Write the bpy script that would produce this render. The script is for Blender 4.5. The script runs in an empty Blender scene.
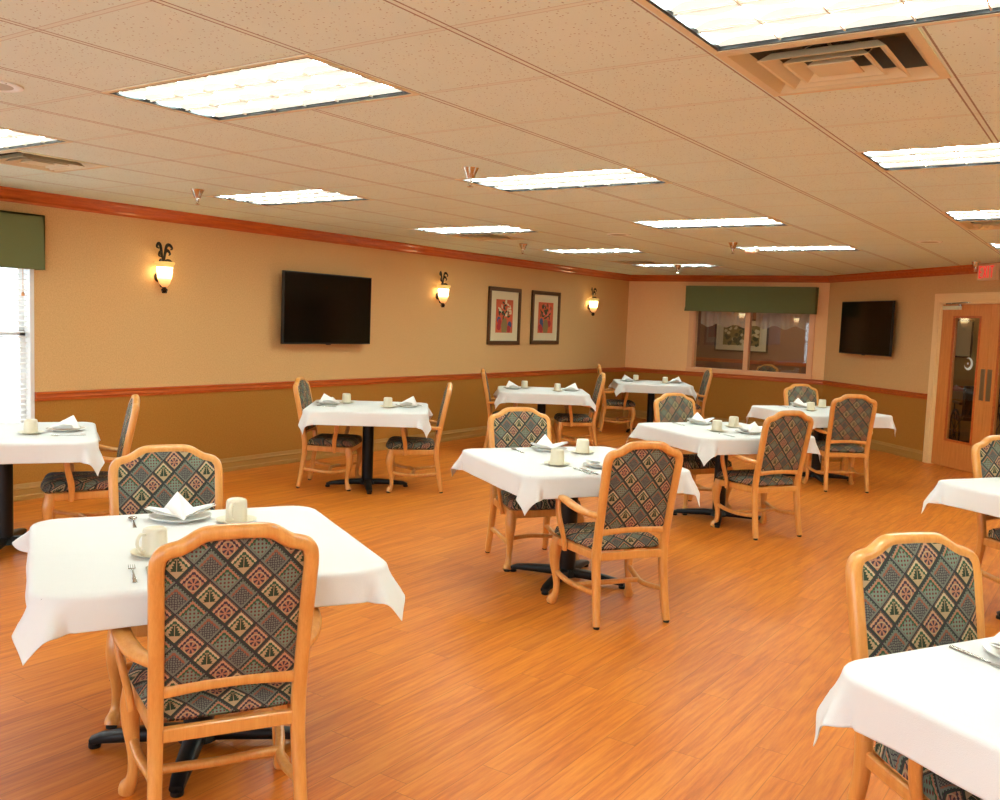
import bpy, math, random
from mathutils import Vector, Matrix
PI = math.pi
R = math.radians
random.seed(7)
sc = bpy.context.scene
COL = sc.collection

# ------------------------------------------------------------------ camera, sky, exposure
def setup_view():
    cam = bpy.data.cameras.new('camera')
    co = bpy.data.objects.new('camera', cam)
    COL.objects.link(co)
    p, y, r = -.0852, -.5972, .0384
    f = Vector((math.sin(y)*math.cos(p), math.cos(y)*math.cos(p), math.sin(p)))
    rt = Vector((math.cos(y), -math.sin(y), 0))
    up = rt.cross(f)
    c, s = math.cos(r), math.sin(r)
    x = rt*c + up*s
    u = -rt*s + up*c
    m = Matrix((x, u, -f)).transposed().to_4x4()
    m.translation = Vector((0, 0, 1.593))
    co.matrix_world = m
    cam.sensor_width = 36
    cam.lens = 921.9*36/1000
    cam.clip_start = .02
    sc.camera = co
setup_view()

w = bpy.data.worlds.new('daylight')
sc.world = w
w.use_nodes = True
bg = w.node_tree.nodes['Background']
bg.inputs[0].default_value = (.80, .90, 1.0, 1)
bg.inputs[1].default_value = 5.5

sc.view_settings.view_transform = 'Standard'
sc.view_settings.look = 'None'
sc.view_settings.gamma = 1
sc.view_settings.use_curve_mapping = False
sc.view_settings.exposure = 0.06
sc.cycles.max_bounces = 10
sc.cycles.diffuse_bounces = 7
sc.cycles.glossy_bounces = 4
sc.cycles.transparent_max_bounces = 10
sc.cycles.sample_clamp_indirect = 6
sc.cycles.use_denoising = True
PANEL = 36.0       # troffer lens radiance
H = 2.479         # ceiling height
T = .6096         # ceiling module
GX, GY = -3.6257, 2.2871
XW = -7.3222      # left wall
YB = 14.635       # alcove wall
P0 = Vector((-3.90, YB, 0))
DS = Vector((1, -1, 0))/math.sqrt(2)
DN = Vector((1, 1, 0))/math.sqrt(2)

# ------------------------------------------------------------------ node helpers
def lin(r, g, b):
    f = lambda c: (c/255/12.92) if c/255 <= .04045 else ((c/255+.055)/1.055)**2.4
    return (f(r), f(g), f(b), 1)

class N:
    def __init__(s, name):
        s.m = bpy.data.materials.new(name)
        s.m.use_nodes = True
        s.t = s.m.node_tree
        s.b = s.t.nodes['Principled BSDF']
        s.out = s.t.nodes['Material Output']
    def new(s, k, **kw):
        n = s.t.nodes.new(k)
        for a, v in kw.items():
            setattr(n, a, v)
        return n
    def put(s, sock, v):
        if isinstance(v, bpy.types.NodeSocket):
            s.t.links.new(v, sock)
        else:
            sock.default_value = v
    def M(s, op, a, b=None, c=None):
        n = s.new('ShaderNodeMath', operation=op)
        s.put(n.inputs[0], a)
        if b is not None: s.put(n.inputs[1], b)
        if c is not None: s.put(n.inputs[2], c)
        return n.outputs[0]
    def mix(s, fac, a, b, mode='MIX'):
        n = s.new('ShaderNodeMix', data_type='RGBA', blend_type=mode)
        s.put(n.inputs[0], fac); s.put(n.inputs[6], a); s.put(n.inputs[7], b)
        return n.outputs[2]
    def ramp(s, fac, stops):
        n = s.new('ShaderNodeValToRGB')
        e = n.color_ramp.elements
        while len(e) < len(stops): e.new(.5)
        for k, (p, c) in enumerate(stops):
            e[k].position = p; e[k].color = c
        s.put(n.inputs[0], fac)
        return n.outputs[0]
    def coord(s, kind='Object'):
        return s.new('ShaderNodeTexCoord').outputs[kind]
    def sep(s, v):
        n = s.new('ShaderNodeSeparateXYZ'); s.put(n.inputs[0], v)
        return n.outputs
    def comb(s, x, y, z=0.0):
        n = s.new('ShaderNodeCombineXYZ')
        s.put(n.inputs[0], x); s.put(n.inputs[1], y); s.put(n.inputs[2], z)
        return n.outputs[0]
    def mapv(s, v, scale, loc=(0,0,0)):
        n = s.new('ShaderNodeMapping'); s.put(n.inputs[0], v)
        n.inputs[3].default_value = scale; n.inputs[1].default_value = loc
        return n.outputs[0]
    def noise(s, v, scale, detail=3, rough=.5):
        n = s.new('ShaderNodeTexNoise'); s.put(n.inputs['Vector'], v)
        n.inputs['Scale'].default_value = scale; n.inputs['Detail'].default_value = detail
        n.inputs['Roughness'].default_value = rough
        return n.outputs[0]
    def bump(s, h, strength=.3, dist=.01):
        n = s.new('ShaderNodeBump'); s.put(n.inputs['Height'], h)
        n.inputs['Strength'].default_value = strength; n.inputs['Distance'].default_value = dist
        s.t.links.new(n.outputs[0], s.b.inputs['Normal'])
    def set(s, col=None, rough=None, metal=None, spec=None, emit=None, es=None, coat=None):
        b = s.b.inputs
        if col is not None: s.put(b['Base Color'], col)
        if rough is not None: s.put(b['Roughness'], rough)
        if metal is not None: b['Metallic'].default_value = metal
        if spec is not None: b['Specular IOR Level'].default_value = spec
        if emit is not None: s.put(b['Emission Color'], emit)
        if es is not None: s.put(b['Emission Strength'], es)
        if coat is not None: b['Coat Weight'].default_value = coat; b['Coat Roughness'].default_value = .12
        return s.m

def plain(name, col, rough=.5, metal=0, var=.06, scale=30, **kw):
    n = N(name)
    v = n.noise(n.coord(), scale, 2)
    d = tuple(c*(1-var*2) for c in col[:3])+(1,)
    n.set(n.mix(v, d, col), rough, metal, **kw)
    return n.m

# ------------------------------------------------------------------ materials
def mat_wood(name, light, dark, axis=2, rough=.32, scale=9, coat=.4, spec=.5):
    n = N(name)
    c = n.coord()
    s = [14, 14, 14]; s[axis] = 1.1
    v = n.mapv(c, tuple(s))
    a = n.noise(v, scale/3, 5, .6)
    f = n.noise(v, scale*2, 3, .6)
    k = n.M('ADD', n.M('MULTIPLY', a, .7), n.M('MULTIPLY', f, .3))
    n.set(n.ramp(k, [(.36, dark), (.62, light)]), rough, coat=coat, spec=spec)
    n.bump(f, .05, .002)
    return n.m

CHAIRW = mat_wood('golden_maple_wood', lin(228,162,86), lin(214,142,68), 2, .3)
CROWNW = mat_wood('oak_trim_along_y', lin(206,104,40), lin(176,76,22), 1, .35, coat=.2)
CROWNX = mat_wood('oak_trim_along_x', lin(206,104,40), lin(176,76,22), 0, .35, coat=.2)
DOORW = mat_wood('oak_door_veneer', lin(222,144,72), lin(206,124,56), 2, .4, coat=.2)

def mat_floor():
    n = N('wood_plank_vinyl')
    x, y, z = n.sep(n.coord())
    W, L = .1225, 1.22
    row = n.M('FLOOR', n.M('DIVIDE', n.M('ADD', x, 3.40+W*100), W))
    wn = n.new('ShaderNodeTexWhiteNoise', noise_dimensions='1D'); n.put(wn.inputs['W'], row)
    off = n.M('MULTIPLY', wn.outputs[0], L)
    yy = n.M('DIVIDE', n.M('ADD', y, off), L)
    pl = n.M('FLOOR', yy)
    wn2 = n.new('ShaderNodeTexWhiteNoise', noise_dimensions='2D')
    n.put(wn2.inputs['Vector'], n.comb(row, pl))
    rnd = wn2.outputs[0]
    fx = n.M('FRACT', n.M('DIVIDE', n.M('ADD', x, 3.40+W*100), W))
    fy = n.M('FRACT', yy)
    sx = n.M('LESS_THAN', n.M('MINIMUM', fx, n.M('SUBTRACT', 1.0, fx)), .011)
    sy = n.M('LESS_THAN', n.M('MINIMUM', fy, n.M('SUBTRACT', 1.0, fy)), .0012)
    seam = n.M('MAXIMUM', sx, sy)
    v = n.comb(n.M('ADD', n.M('MULTIPLY', x, 13.0), n.M('MULTIPLY', rnd, 40.0)), n.M('MULTIPLY', y, .95), n.M('MULTIPLY', rnd, 17.0))
    a = n.noise(v, 1.6, 6, .62)
    b = n.noise(v, 9.0, 4, .6)
    wv = n.new('ShaderNodeTexWave', wave_type='RINGS', rings_direction='Z')
    n.put(wv.inputs['Vector'], n.comb(n.M('ADD', n.M('MULTIPLY', x, 7.0), n.M('MULTIPLY', rnd, 9.0)), n.M('MULTIPLY', y, .8)))
    wv.inputs['Scale'].default_value = 1.5; wv.inputs['Distortion'].default_value = 6
    wv.inputs['Detail'].default_value = 3; wv.inputs['Detail Scale'].default_value = 1.6
    k = n.M('ADD', n.M('ADD', n.M('MULTIPLY', a, .62), n.M('MULTIPLY', b, .32)), n.M('MULTIPLY', wv.outputs[1], .06))
    col = n.ramp(k, [(.28, lin(172,88,24)), (.45, lin(205,112,34)), (.56, lin(218,129,42)), (.74, lin(232,150,60))])
    col = n.mix(n.M('MULTIPLY', n.M('SUBTRACT', rnd, .5), .32), col, lin(150,72,26))
    col = n.mix(n.M('MULTIPLY', seam, .4), col, lin(95,48,20))
    n.set(col, n.M('ADD', .34, n.M('MULTIPLY', b, .14)), spec=.32)
    n.bump(n.M('SUBTRACT', b, n.M('MULTIPLY', seam, 2.0)), .06, .004)
    return n.m
FLOOR = mat_floor()

def mat_ceiling():
    n = N('acoustic_ceiling_tile')
    c = n.coord()
    x, y, z = n.sep(c)
    def fr(v, o):
        q = n.M('FRACT', n.M('DIVIDE', n.M('SUBTRACT', v, o-T*60), T))
        return n.M('MULTIPLY', n.M('MINIMUM', q, n.M('SUBTRACT', 1.0, q)), T)
    dx, dy = fr(x, GX), fr(y, GY)
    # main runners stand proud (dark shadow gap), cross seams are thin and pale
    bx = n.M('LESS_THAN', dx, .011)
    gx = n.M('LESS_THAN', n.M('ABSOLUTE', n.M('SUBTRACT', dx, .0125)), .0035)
    gy = n.M('LESS_THAN', n.M('ABSOLUTE', n.M('SUBTRACT', dy, .0115)), .0022)
    by = n.M('LESS_THAN', dy, .011)
    vo = n.new('ShaderNodeTexVoronoi'); n.put(vo.inputs['Vector'], c); vo.inputs['Scale'].default_value = 62
    big = n.noise(c, 40, 2)
    hole = n.M('MULTIPLY', n.M('LESS_THAN', vo.outputs[0], .20), n.M('GREATER_THAN', big, .46))
    bar = n.M('MAXIMUM', bx, by)
    hole = n.M('MULTIPLY', hole, n.M('SUBTRACT', 1.0, bar))
    col = n.mix(n.noise(c, 3, 3), lin(222,245,236), lin(230,251,244))
    col = n.mix(n.M('MULTIPLY', hole, .55), col, lin(120,90,60))
    col = n.mix(bar, col, lin(226,243,234))
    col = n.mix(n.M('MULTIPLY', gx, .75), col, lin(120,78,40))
    col = n.mix(n.M('MULTIPLY', gy, .35), col, lin(150,115,80))
    n.set(col, .85, spec=.2)
    fine = n.noise(c, 160, 2)
    n.bump(n.M('SUBTRACT', fine, n.M('MULTIPLY', hole, 1.2)), .25, .002)
    return n.m
CEIL = mat_ceiling()

def mat_paper(name, a, b, rough=.75):
    n = N(name)
    c = n.coord()
    k = n.noise(c, 90, 2)
    k2 = n.noise(n.mapv(c, (1,1,.25)), 220, 2)
    kk = n.M('ADD', n.M('MULTIPLY', k, .6), n.M('MULTIPLY', k2, .4))
    n.set(n.ramp(kk, [(.38, a), (.6, b)]), rough, spec=.25)
    n.bump(kk, .12, .002)
    return n.m
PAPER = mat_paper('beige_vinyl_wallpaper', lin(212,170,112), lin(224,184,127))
WAINS = mat_paper('brown_wainscot_wallpaper', lin(168,114,42), lin(178,124,50))
OLIVE = mat_paper('tan_corridor_paint', lin(170,138,84), lin(182,150,96))
BASEB = plain('taupe_baseboard_vinyl', lin(178,132,62), .5)
CASING = plain('cream_painted_casing', lin(250,216,156), .45, var=.02)
LOUNGE = mat_paper('dusky_rose_lounge_wall', lin(150,104,76), lin(162,116,88))
PINKT = plain('rose_beige_window_frame', lin(240,182,132), .45, var=.02)
WHITE = plain('white_window_vinyl', lin(236,236,234), .4, var=.01)
BLINDM = plain('white_blind_slats', lin(240,238,232), .4, var=.01)
CREAMW = plain('cream_plain_wall', lin(216,206,188), .8, var=.02)
BLACKM = plain('black_powder_coated_metal', lin(18,19,21), .42, 0, scale=60, spec=.35)
BLACKP = plain('black_plastic', lin(16,15,14), .4, var=.02)
SCREEN = plain('dark_glossy_screen', lin(9,9,6), .12, var=.01, spec=.25)
CHROME = plain('chrome_metal', lin(210,205,196), .15, 1, var=.02)
STEEL = plain('stainless_steel', lin(190,186,180), .22, 1, var=.02)
BRUSH = plain('brushed_pull_metal', lin(160,146,120), .35, .9, var=.05)
LTAN = plain('tan_painted_metal', lin(224,220,188), .5, var=.02)
TANV = plain('tan_vent_enamel', lin(222,212,172), .45, var=.02)
DARKV = plain('dark_duct_interior', lin(128,118,96), .8, var=.1)
IRON = plain('dark_bronze_iron', lin(46,38,24), .45, .6, var=.2)
IVORY = plain('ivory_stoneware', lin(228,220,196), .3, var=.02, scale=12)
CHINA = plain('white_china', lin(238,240,236), .15, var=.01)
RUBBER = plain('dark_rubber_glide', lin(38,34,30), .8)
GREENF = N('sage_green_valance_fabric')
_c = GREENF.coord()
_k = GREENF.noise(_c, 260, 2)
GREENF.set(GREENF.mix(_k, lin(98,104,66), lin(122,128,86)), .9, spec=.15)
GREENF.bump(_k, .2, .002)
GREENF = GREENF.m
SOFTS = plain('speaker_grille_white', lin(240,254,250), .5, var=.02)

def mat_linen(name, base, fold=True):
    n = N(name)
    c = n.coord()
    x, y, z = n.sep(c)
    we = n.noise(n.mapv(c, (1,1,1)), 420, 2)
    lo = n.noise(c, 5, 3)
    n.set(n.mix(lo, tuple(v*.97 for v in base[:3])+(1,), base), .78, spec=.2)
    n.b.inputs['Sheen Weight'].default_value = .15
    n.bump(n.M('ADD', n.M('MULTIPLY', we, .25), n.M('MULTIPLY', n.noise(n.mapv(c,(1,1,1)), 7, 4), 1.0)), .28, .01)
    return n.m
LINEN = mat_linen('white_table_linen', lin(229,230,229))
NAPK = mat_linen('white_folded_napkin', lin(250,250,248))

def mat_sheer():
    n = N('sheer_rose_curtain')
    n.set(lin(226,206,190), .9, spec=.1)
    n.b.inputs['Alpha'].default_value = .82
    return n.m
SHEER = mat_sheer()

def mat_glass(name='clear_glass', tint=(.93,.94,.92,1), refl=1.6):
    n = N(name)
    t = n.t
    tr = n.new('ShaderNodeBsdfTransparent'); tr.inputs[0].default_value = tint
    gl = n.new('ShaderNodeBsdfGlossy'); gl.inputs['Roughness'].default_value = .01
    ge = n.new('ShaderNodeNewGeometry')
    dt = n.new('ShaderNodeVectorMath', operation='DOT_PRODUCT')
    t.links.new(ge.outputs['Normal'], dt.inputs[0]); t.links.new(ge.outputs['Incoming'], dt.inputs[1])
    c1 = n.M('SUBTRACT', 1.0, n.M('ABSOLUTE', dt.outputs['Value']))
    fr = n.M('ADD', .042, n.M('MULTIPLY', n.M('POWER', c1, 5.0), .958))
    mx = n.new('ShaderNodeMixShader')
    t.links.new(n.M('MINIMUM', n.M('MULTIPLY', fr, refl), 1.0), mx.inputs[0])
    t.links.new(tr.outputs[0], mx.inputs[1]); t.links.new(gl.outputs[0], mx.inputs[2])
    t.links.new(mx.outputs[0], n.out.inputs[0])
    return n.m
GLASS = mat_glass()
OUTG = mat_glass('outer_window_glass', (.97,.98,.98,1), 1.0)

def mat_emit(name, col, strength, grad=None):
    n = N(name)
    n.set(col, .5)
    n.put(n.b.inputs['Emission Color'], col)
    n.b.inputs['Emission Strength'].default_value = strength
    return n.m

def mat_lens():
    # parabolic basket lens: every cell glows, a touch brighter along its middle
    n = N('lit_basket_lens')
    x, y, z = n.sep(n.coord())
    cw, cl = (2*T-.068)/6, (T-.068)/3
    fx = n.M('SUBTRACT', n.M('FRACT', n.M('DIVIDE', n.M('ADD', x, cw*9), cw)), .5)
    fy = n.M('SUBTRACT', n.M('FRACT', n.M('DIVIDE', n.M('ADD', y, cl*7.5), cl)), .5)
    ax, ay = n.M('ABSOLUTE', fx), n.M('ABSOLUTE', fy)
    # the basket of each cell is brightest along its diagonals, dim in two lobes
    lobe = n.M('SUBTRACT', n.M('MULTIPLY', ay, 1.0), n.M('MULTIPLY', n.M('MULTIPLY', ax, ax), 1.2))
    k = n.new('ShaderNodeMapRange'); n.put(k.inputs[0], lobe)
    k.inputs[1].default_value = .0; k.inputs[2].default_value = .07; k.inputs[3].default_value = 1.2; k.inputs[4].default_value = .024
    k = k.outputs[0]
    n.set(lin(235,238,226), .5)
    n.put(n.b.inputs['Emission Color'], n.mix(n.M('GREATER_THAN', k, .03), (.84, .93, .82, 1), (.79, 1.0, .95, 1)))
    n.put(n.b.inputs['Emission Strength'], n.M('MULTIPLY', k, PANEL))
    return n.m
LENS = mat_lens()
LOUV = plain('white_louver_blade', lin(232,230,216), .4, var=.01)

def mat_shade():
    n = N('lit_amber_sconce_glass')
    x, y, z = n.sep(n.coord())
    g = n.ramp(n.M('DIVIDE', n.M('ADD', z, .13), .20), [(.0, (.05,.05,.05,1)), (.35, (.16,.16,.16,1)), (.55, (.8,.8,.8,1)), (1.0, (1,1,1,1))])
    c = n.ramp(n.M('DIVIDE', n.M('ADD', z, .13), .20), [(.0, (1,.42,.12,1)), (.4, (1,.55,.2,1)), (.62, (1,.78,.42,1)), (1.0, (1,.82,.5,1))])
    n.set(lin(240,190,120), .4)
    n.put(n.b.inputs['Emission Color'], c)
    n.put(n.b.inputs['Emission Strength'], n.M('MULTIPLY', g, 8.0))
    return n.m
SHADE = mat_shade()
RIMG = mat_emit('lit_sconce_rim', lin(235,205,120), .45)
BULB = mat_emit('lit_warm_bulb', (1,.72,.38,1), 60)
EXITR = mat_emit('lit_red_letters', (1,.03,.05,1), .7)

def mat_tapestry():
    n = N('diamond_tapestry_fabric')
    u, v, _ = n.sep(n.coord('UV'))
    M = n.M
    u = M('MULTIPLY', u, 1.12); v = M('MULTIPLY', v, 1.03)
    k = 1/.1
    a = M('MULTIPLY', M('ADD', u, v), k); b = M('MULTIPLY', M('SUBTRACT', u, v), k)
    a = M('ADD', a, 100.0); b = M('ADD', b, 100.5)
    fa = M('SUBTRACT', M('FRACT', a), .5); fb = M('SUBTRACT', M('FRACT', b), .5)
    pa = M('MODULO', M('FLOOR', a), 2.0); pb = M('MODULO', M('FLOOR', b), 2.0)
    d = M('MAXIMUM', M('ABSOLUTE', fa), M('ABSOLUTE', fb))
    p = M('ADD', fa, fb)         # across
    q = M('SUBTRACT', fa, fb)    # up
    green, dgreen = lin(50,68,50), lin(52,66,56)
    navy, beige, salmon, sage = lin(58,48,60), lin(186,160,122), lin(180,126,98), lin(124,140,122)
    maroon, rust, grey, plum = lin(112,58,56), lin(150,96,74), lin(118,122,110), lin(70,56,68)
    # motif 1: sage field with maroon dots
    dots = M('MULTIPLY', M('SINE', M('MULTIPLY', fa, 26.0)), M('SINE', M('MULTIPLY', fb, 26.0)))
    m1 = n.mix(M('GREATER_THAN', dots, .35), sage, maroon)
    # motif 2: salmon fan with plum petals
    ang = M('ARCTAN2', p, M('ADD', q, .18))
    rad = M('SQRT', M('ADD', M('MULTIPLY', p, p), M('MULTIPLY', M('ADD', q, .18), M('ADD', q, .18))))
    pet = M('MULTIPLY', M('GREATER_THAN', M('COSINE', M('MULTIPLY', ang, 6.0)), .1), M('MULTIPLY', M('GREATER_THAN', rad, .10), M('LESS_THAN', rad, .36)))
    m2 = n.mix(pet, salmon, plum)
    m2 = n.mix(M('LESS_THAN', M('ABSOLUTE', M('SUBTRACT', rad, .42)), .035), m2, beige)
    # motif 3: grey shell of scales
    vo = n.new('ShaderNodeTexVoronoi', feature='DISTANCE_TO_EDGE')
    n.put(vo.inputs['Vector'], n.comb(M('MULTIPLY', p, 6.5), M('MULTIPLY', q, 6.5))); vo.inputs['Scale'].default_value = 1
    vo.inputs['Randomness'].default_value = .35
    m3 = n.mix(M('LESS_THAN', vo.outputs[0], .13), grey, navy)
    # motif 4: beige field with a green leaf
    saw = M('ABSOLUTE', M('SUBTRACT', M('FRACT', M('ADD', M('MULTIPLY', q, 5.0), M('MULTIPLY', M('ABSOLUTE', p), -3.0))), .5))
    leafw = M('ADD', M('MULTIPLY', M('SUBTRACT', .52, q), .42), M('MULTIPLY', saw, .26))
    leaf = M('MULTIPLY', M('LESS_THAN', M('ABSOLUTE', p), M('SUBTRACT', leafw, .06)), M('MULTIPLY', M('GREATER_THAN', q, -.36), M('LESS_THAN', q, .46)))
    m4 = n.mix(leaf, beige, green)
    m4 = n.mix(M('MULTIPLY', M('LESS_THAN', M('ABSOLUTE', p), .02), leaf), m4, beige)
    c0 = n.mix(pb, m1, m3)
    c1 = n.mix(pb, m4, m2)
    fill = n.mix(pa, c0, c1)
    # thick roof bands over the upper edges, thin ones under the lower edges
    du = M('MAXIMUM', fa, M('MULTIPLY', fb, -1.0)); dl = M('MAXIMUM', fb, M('MULTIPLY', fa, -1.0))
    bdots = M('GREATER_THAN', M('MULTIPLY', M('COSINE', M('MULTIPLY', fa, 44.0)), M('COSINE', M('MULTIPLY', fb, 44.0))), .4)
    zig = M('MULTIPLY', M('ABSOLUTE', M('SUBTRACT', M('FRACT', M('MULTIPLY', p, 6.0)), .5)), .09)
    gline = lin(58,92,66)
    b1 = n.mix(pa, n.mix(pb, gline, rust), n.mix(pb, gline, plum))
    b2 = n.mix(pa, n.mix(pb, salmon, grey), n.mix(pb, lin(206,182,146), lin(198,150,118)))
    b3 = n.mix(pa, n.mix(bdots, dgreen, sage), n.mix(bdots, lin(80,82,68), rust))
    du2 = M('ADD', du, zig)
    col = n.mix(M('GREATER_THAN', du2, .25), fill, b1)
    col = n.mix(M('GREATER_THAN', du2, .335), col, b2)
    col = n.mix(M('GREATER_THAN', du, .405), col, b3)
    col = n.mix(M('GREATER_THAN', dl, .40), col, n.mix(pa, grey, dgreen))
    col = n.mix(M('GREATER_THAN', d, .478), col, navy)
    wv = n.noise(n.comb(M('MULTIPLY', u, 1.0), M('MULTIPLY', v, 1.0)), 900, 1)
    col = n.mix(M('MULTIPLY', wv, .35), col, lin(70,58,50))
    n.set(col, .9, spec=.15)
    n.bump(wv, .25, .002)
    return n.m
TAPE = mat_tapestry()

# ------------------------------------------------------------------ mesh helpers
def cr(pts, sub=6):
    """Catmull-Rom through tuples of any length"""
    P = [tuple(map(float, p)) for p in pts]
    out = []
    for i in range(len(P)-1):
        p0 = P[max(i-1, 0)]; p1 = P[i]; p2 = P[i+1]; p3 = P[min(i+2, len(P)-1)]
        for k in range(sub):
            t = k/sub
            out.append(tuple(.5*((2*b)+(c-a)*t+(2*a-5*b+4*c-d)*t*t+(-a+3*b-3*c+d)*t**3) for a, b, c, d in zip(p0, p1, p2, p3)))
    out.append(P[-1])
    return out

class G:
    def __init__(s):
        s.v = []; s.f = []; s.mi = []; s.uv = None
    def add(s, vs, fs, mi=0):
        o = len(s.v)
        s.v += [tuple(x) for x in vs]
        s.f += [tuple(i+o for i in f) for f in fs]
        s.mi += [mi]*len(fs)
        return s
    def box(s, x0, x1, y0, y1, z0, z1, mi=0, M=None):
        vs = [Vector((x, y, z)) for x in (x0, x1) for y in (y0, y1) for z in (z0, z1)]
        if M: vs = [M @ v for v in vs]
        return s.add(vs, [(0,1,3,2), (4,6,7,5), (0,4,5,1), (2,3,7,6), (0,2,6,4), (1,5,7,3)], mi)
    def tube(s, path, secs, ref=(0,1,0), n=12, p=2.6, mi=0, closed=False, M=None):
        """sweep a superellipse; sec=(half width in path normal, half width along ref)"""
        path = [Vector(q[:3]) for q in path]
        L = len(path)
        if not isinstance(secs, list): secs = [secs]*L
        vs = []
        ref = Vector(ref)
        for i, c in enumerate(path):
            a = path[i-1] if (i > 0 or closed) else path[i]
            b = path[(i+1) % L] if (i < L-1 or closed) else path[i]
            t = (b-a).normalized()
            r = (ref - t*ref.dot(t)).normalized()
            m = t.cross(r)
            for k in range(n):
                th = 2*PI*k/n
                ct, st = math.cos(th), math.sin(th)
                x = math.copysign(abs(ct)**(2/p), ct)*secs[i][0]
                y = math.copysign(abs(st)**(2/p), st)*secs[i][1]
                q = c+m*x+r*y
                vs.append(M @ q if M else q)
        fs = []
        for i in range(L if closed else L-1):
            j = (i+1) % L
            for k in range(n):
                l = (k+1) % n
                fs.append((i*n+k, i*n+l, j*n+l, j*n+k))
        if not closed:
            fs.append(tuple(range(n))[::-1]); fs.append(tuple((L-1)*n+k for k in range(n)))
        return s.add(vs, fs, mi)
    def lathe(s, prof, n=24, c=(0,0,0), mi=0, M=None, sx=1, sy=1):
        vs = []
        for r, z in prof:
            for k in range(n):
                a = 2*PI*k/n
                q = Vector((c[0]+r*math.cos(a)*sx, c[1]+r*math.sin(a)*sy, c[2]+z))
                vs.append(M @ q if M else q)
        fs = []
        for i in range(len(prof)-1):
            for k in range(n):
                l = (k+1) % n
                fs.append((i*n+k, i*n+l, (i+1)*n+l, (i+1)*n+k))
        if prof[0][0] > 1e-6: fs.append(tuple(range(n))[::-1])
        if prof[-1][0] > 1e-6: fs.append(tuple((len(prof)-1)*n+k for k in range(n)))
        return s.add(vs, fs, mi)
    def prism(s, prof, a, b, mi=0):
        """prof: list of 3D offsets; extruded from point a to point b"""
        a = Vector(a); b = Vector(b); n = len(prof)
        vs = [a+Vector(p) for p in prof]+[b+Vector(p) for p in prof]
        fs = [(i, (i+1) % n, n+(i+1) % n, n+i) for i in range(n)]
        fs += [tuple(range(n))[::-1], tuple(range(n, 2*n))]
        return s.add(vs, fs, mi)
    def grid(s, fn, nu, nv, mi=0):
        vs = [fn(i/nu, j/nv) for j in range(nv+1) for i in range(nu+1)]
        fs = [(j*(nu+1)+i, j*(nu+1)+i+1, (j+1)*(nu+1)+i+1, (j+1)*(nu+1)+i) for j in range(nv) for i in range(nu)]
        return s.add(vs, fs, mi)
    def build(s, name, mats, parent=None, smooth=False, bevel=0, uvf=None, solid=0, loc=None):
        me = bpy.data.meshes.new(name)
        me.from_pydata(s.v, [], s.f)
        if not isinstance(mats, (list, tuple)): mats = [mats]
        for m in mats: me.materials.append(m)
        for p, k in zip(me.polygons, s.mi):
            p.material_index = k; p.use_smooth = smooth
        if uvf:
            ul = me.uv_layers.new(name='UVMap')
            for lp in me.loops:
                co = me.vertices[lp.vertex_index].co
                ul.data[lp.index].uv = uvf(co)
        me.validate()
        import bmesh
        bm = bmesh.new(); bm.from_mesh(me)
        bmesh.ops.remove_doubles(bm, verts=bm.verts, dist=1e-6)
        bmesh.ops.recalc_face_normals(bm, faces=bm.faces)
        bm.to_mesh(me); bm.free()
        if smooth:
            try: me.set_sharp_from_angle(angle=R(48))
            except Exception: pass
        o = bpy.data.objects.new(name, me)
        COL.objects.link(o)
        if parent: o.parent = parent
        if loc: o.location = loc
        if bevel:
            b = o.modifiers.new('bevel', 'BEVEL'); b.width = bevel; b.segments = 2; b.limit_method = 'ANGLE'; b.angle_limit = R(40)
        if solid:
            b = o.modifiers.new('thickness', 'SOLIDIFY'); b.thickness = solid; b.offset = 0
        return o

def tag(o, label=None, cat=None, group=None, kind=None):
    if label: o['label'] = label
    if cat: o['category'] = cat
    if group: o['group'] = group
    if kind: o['kind'] = kind
    return o
def empty(name, loc=(0,0,0), rz=0, label=None, cat=None, group=None):
    o = bpy.data.objects.new(name, None)
    o.empty_display_size = .1
    COL.objects.link(o)
    o.location = loc; o.rotation_euler = (0, 0, rz)
    return tag(o, label, cat, group)
def copy_tree(o, parent=None):
    c = o.copy(); COL.objects.link(c)
    if parent: c.parent = parent
    for ch in list(o.children):
        copy_tree(ch, c)
    return c
def structure(o):
    o['kind'] = 'structure'
    return o

# ------------------------------------------------------------------ room shell
XR, YF = 3.2, -3.4
DIAG_END = P0 + DS*((XR-P0.x)*math.sqrt(2))
RAIL0, RAIL1, CROWN0 = .80, .875, H-.105

def floor_build():
    g = G(); g.box(-7.6, 3.5, -3.7, 17.6, -.1, 0)
    structure(g.build('floor', FLOOR))
floor_build()

FIX = {}   # ceiling cells taken by fixtures: (u, v) -> kind
lights = []
for u0 in (-4, 0, 4, 8):
    for v0 in (-4, 0, 4, 8, 12, 16):
        x0, y0 = GX+u0*T, GY+v0*T
        if u0 == 8 and v0 > 8: continue
        if v0 == -4 and u0 in (-4, 0): continue
        if u0 == 4 and v0 > 12: continue
        if u0 == 0 and v0 > 12: continue
        lights.append((u0, v0))
        FIX[(u0, v0)] = FIX[(u0+1, v0)] = 'light'
vents = [(4, 1), (4, 9), (-4, 1), (-4, 9), (-4, 15)]
for c in vents: FIX[c] = 'vent'

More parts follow.
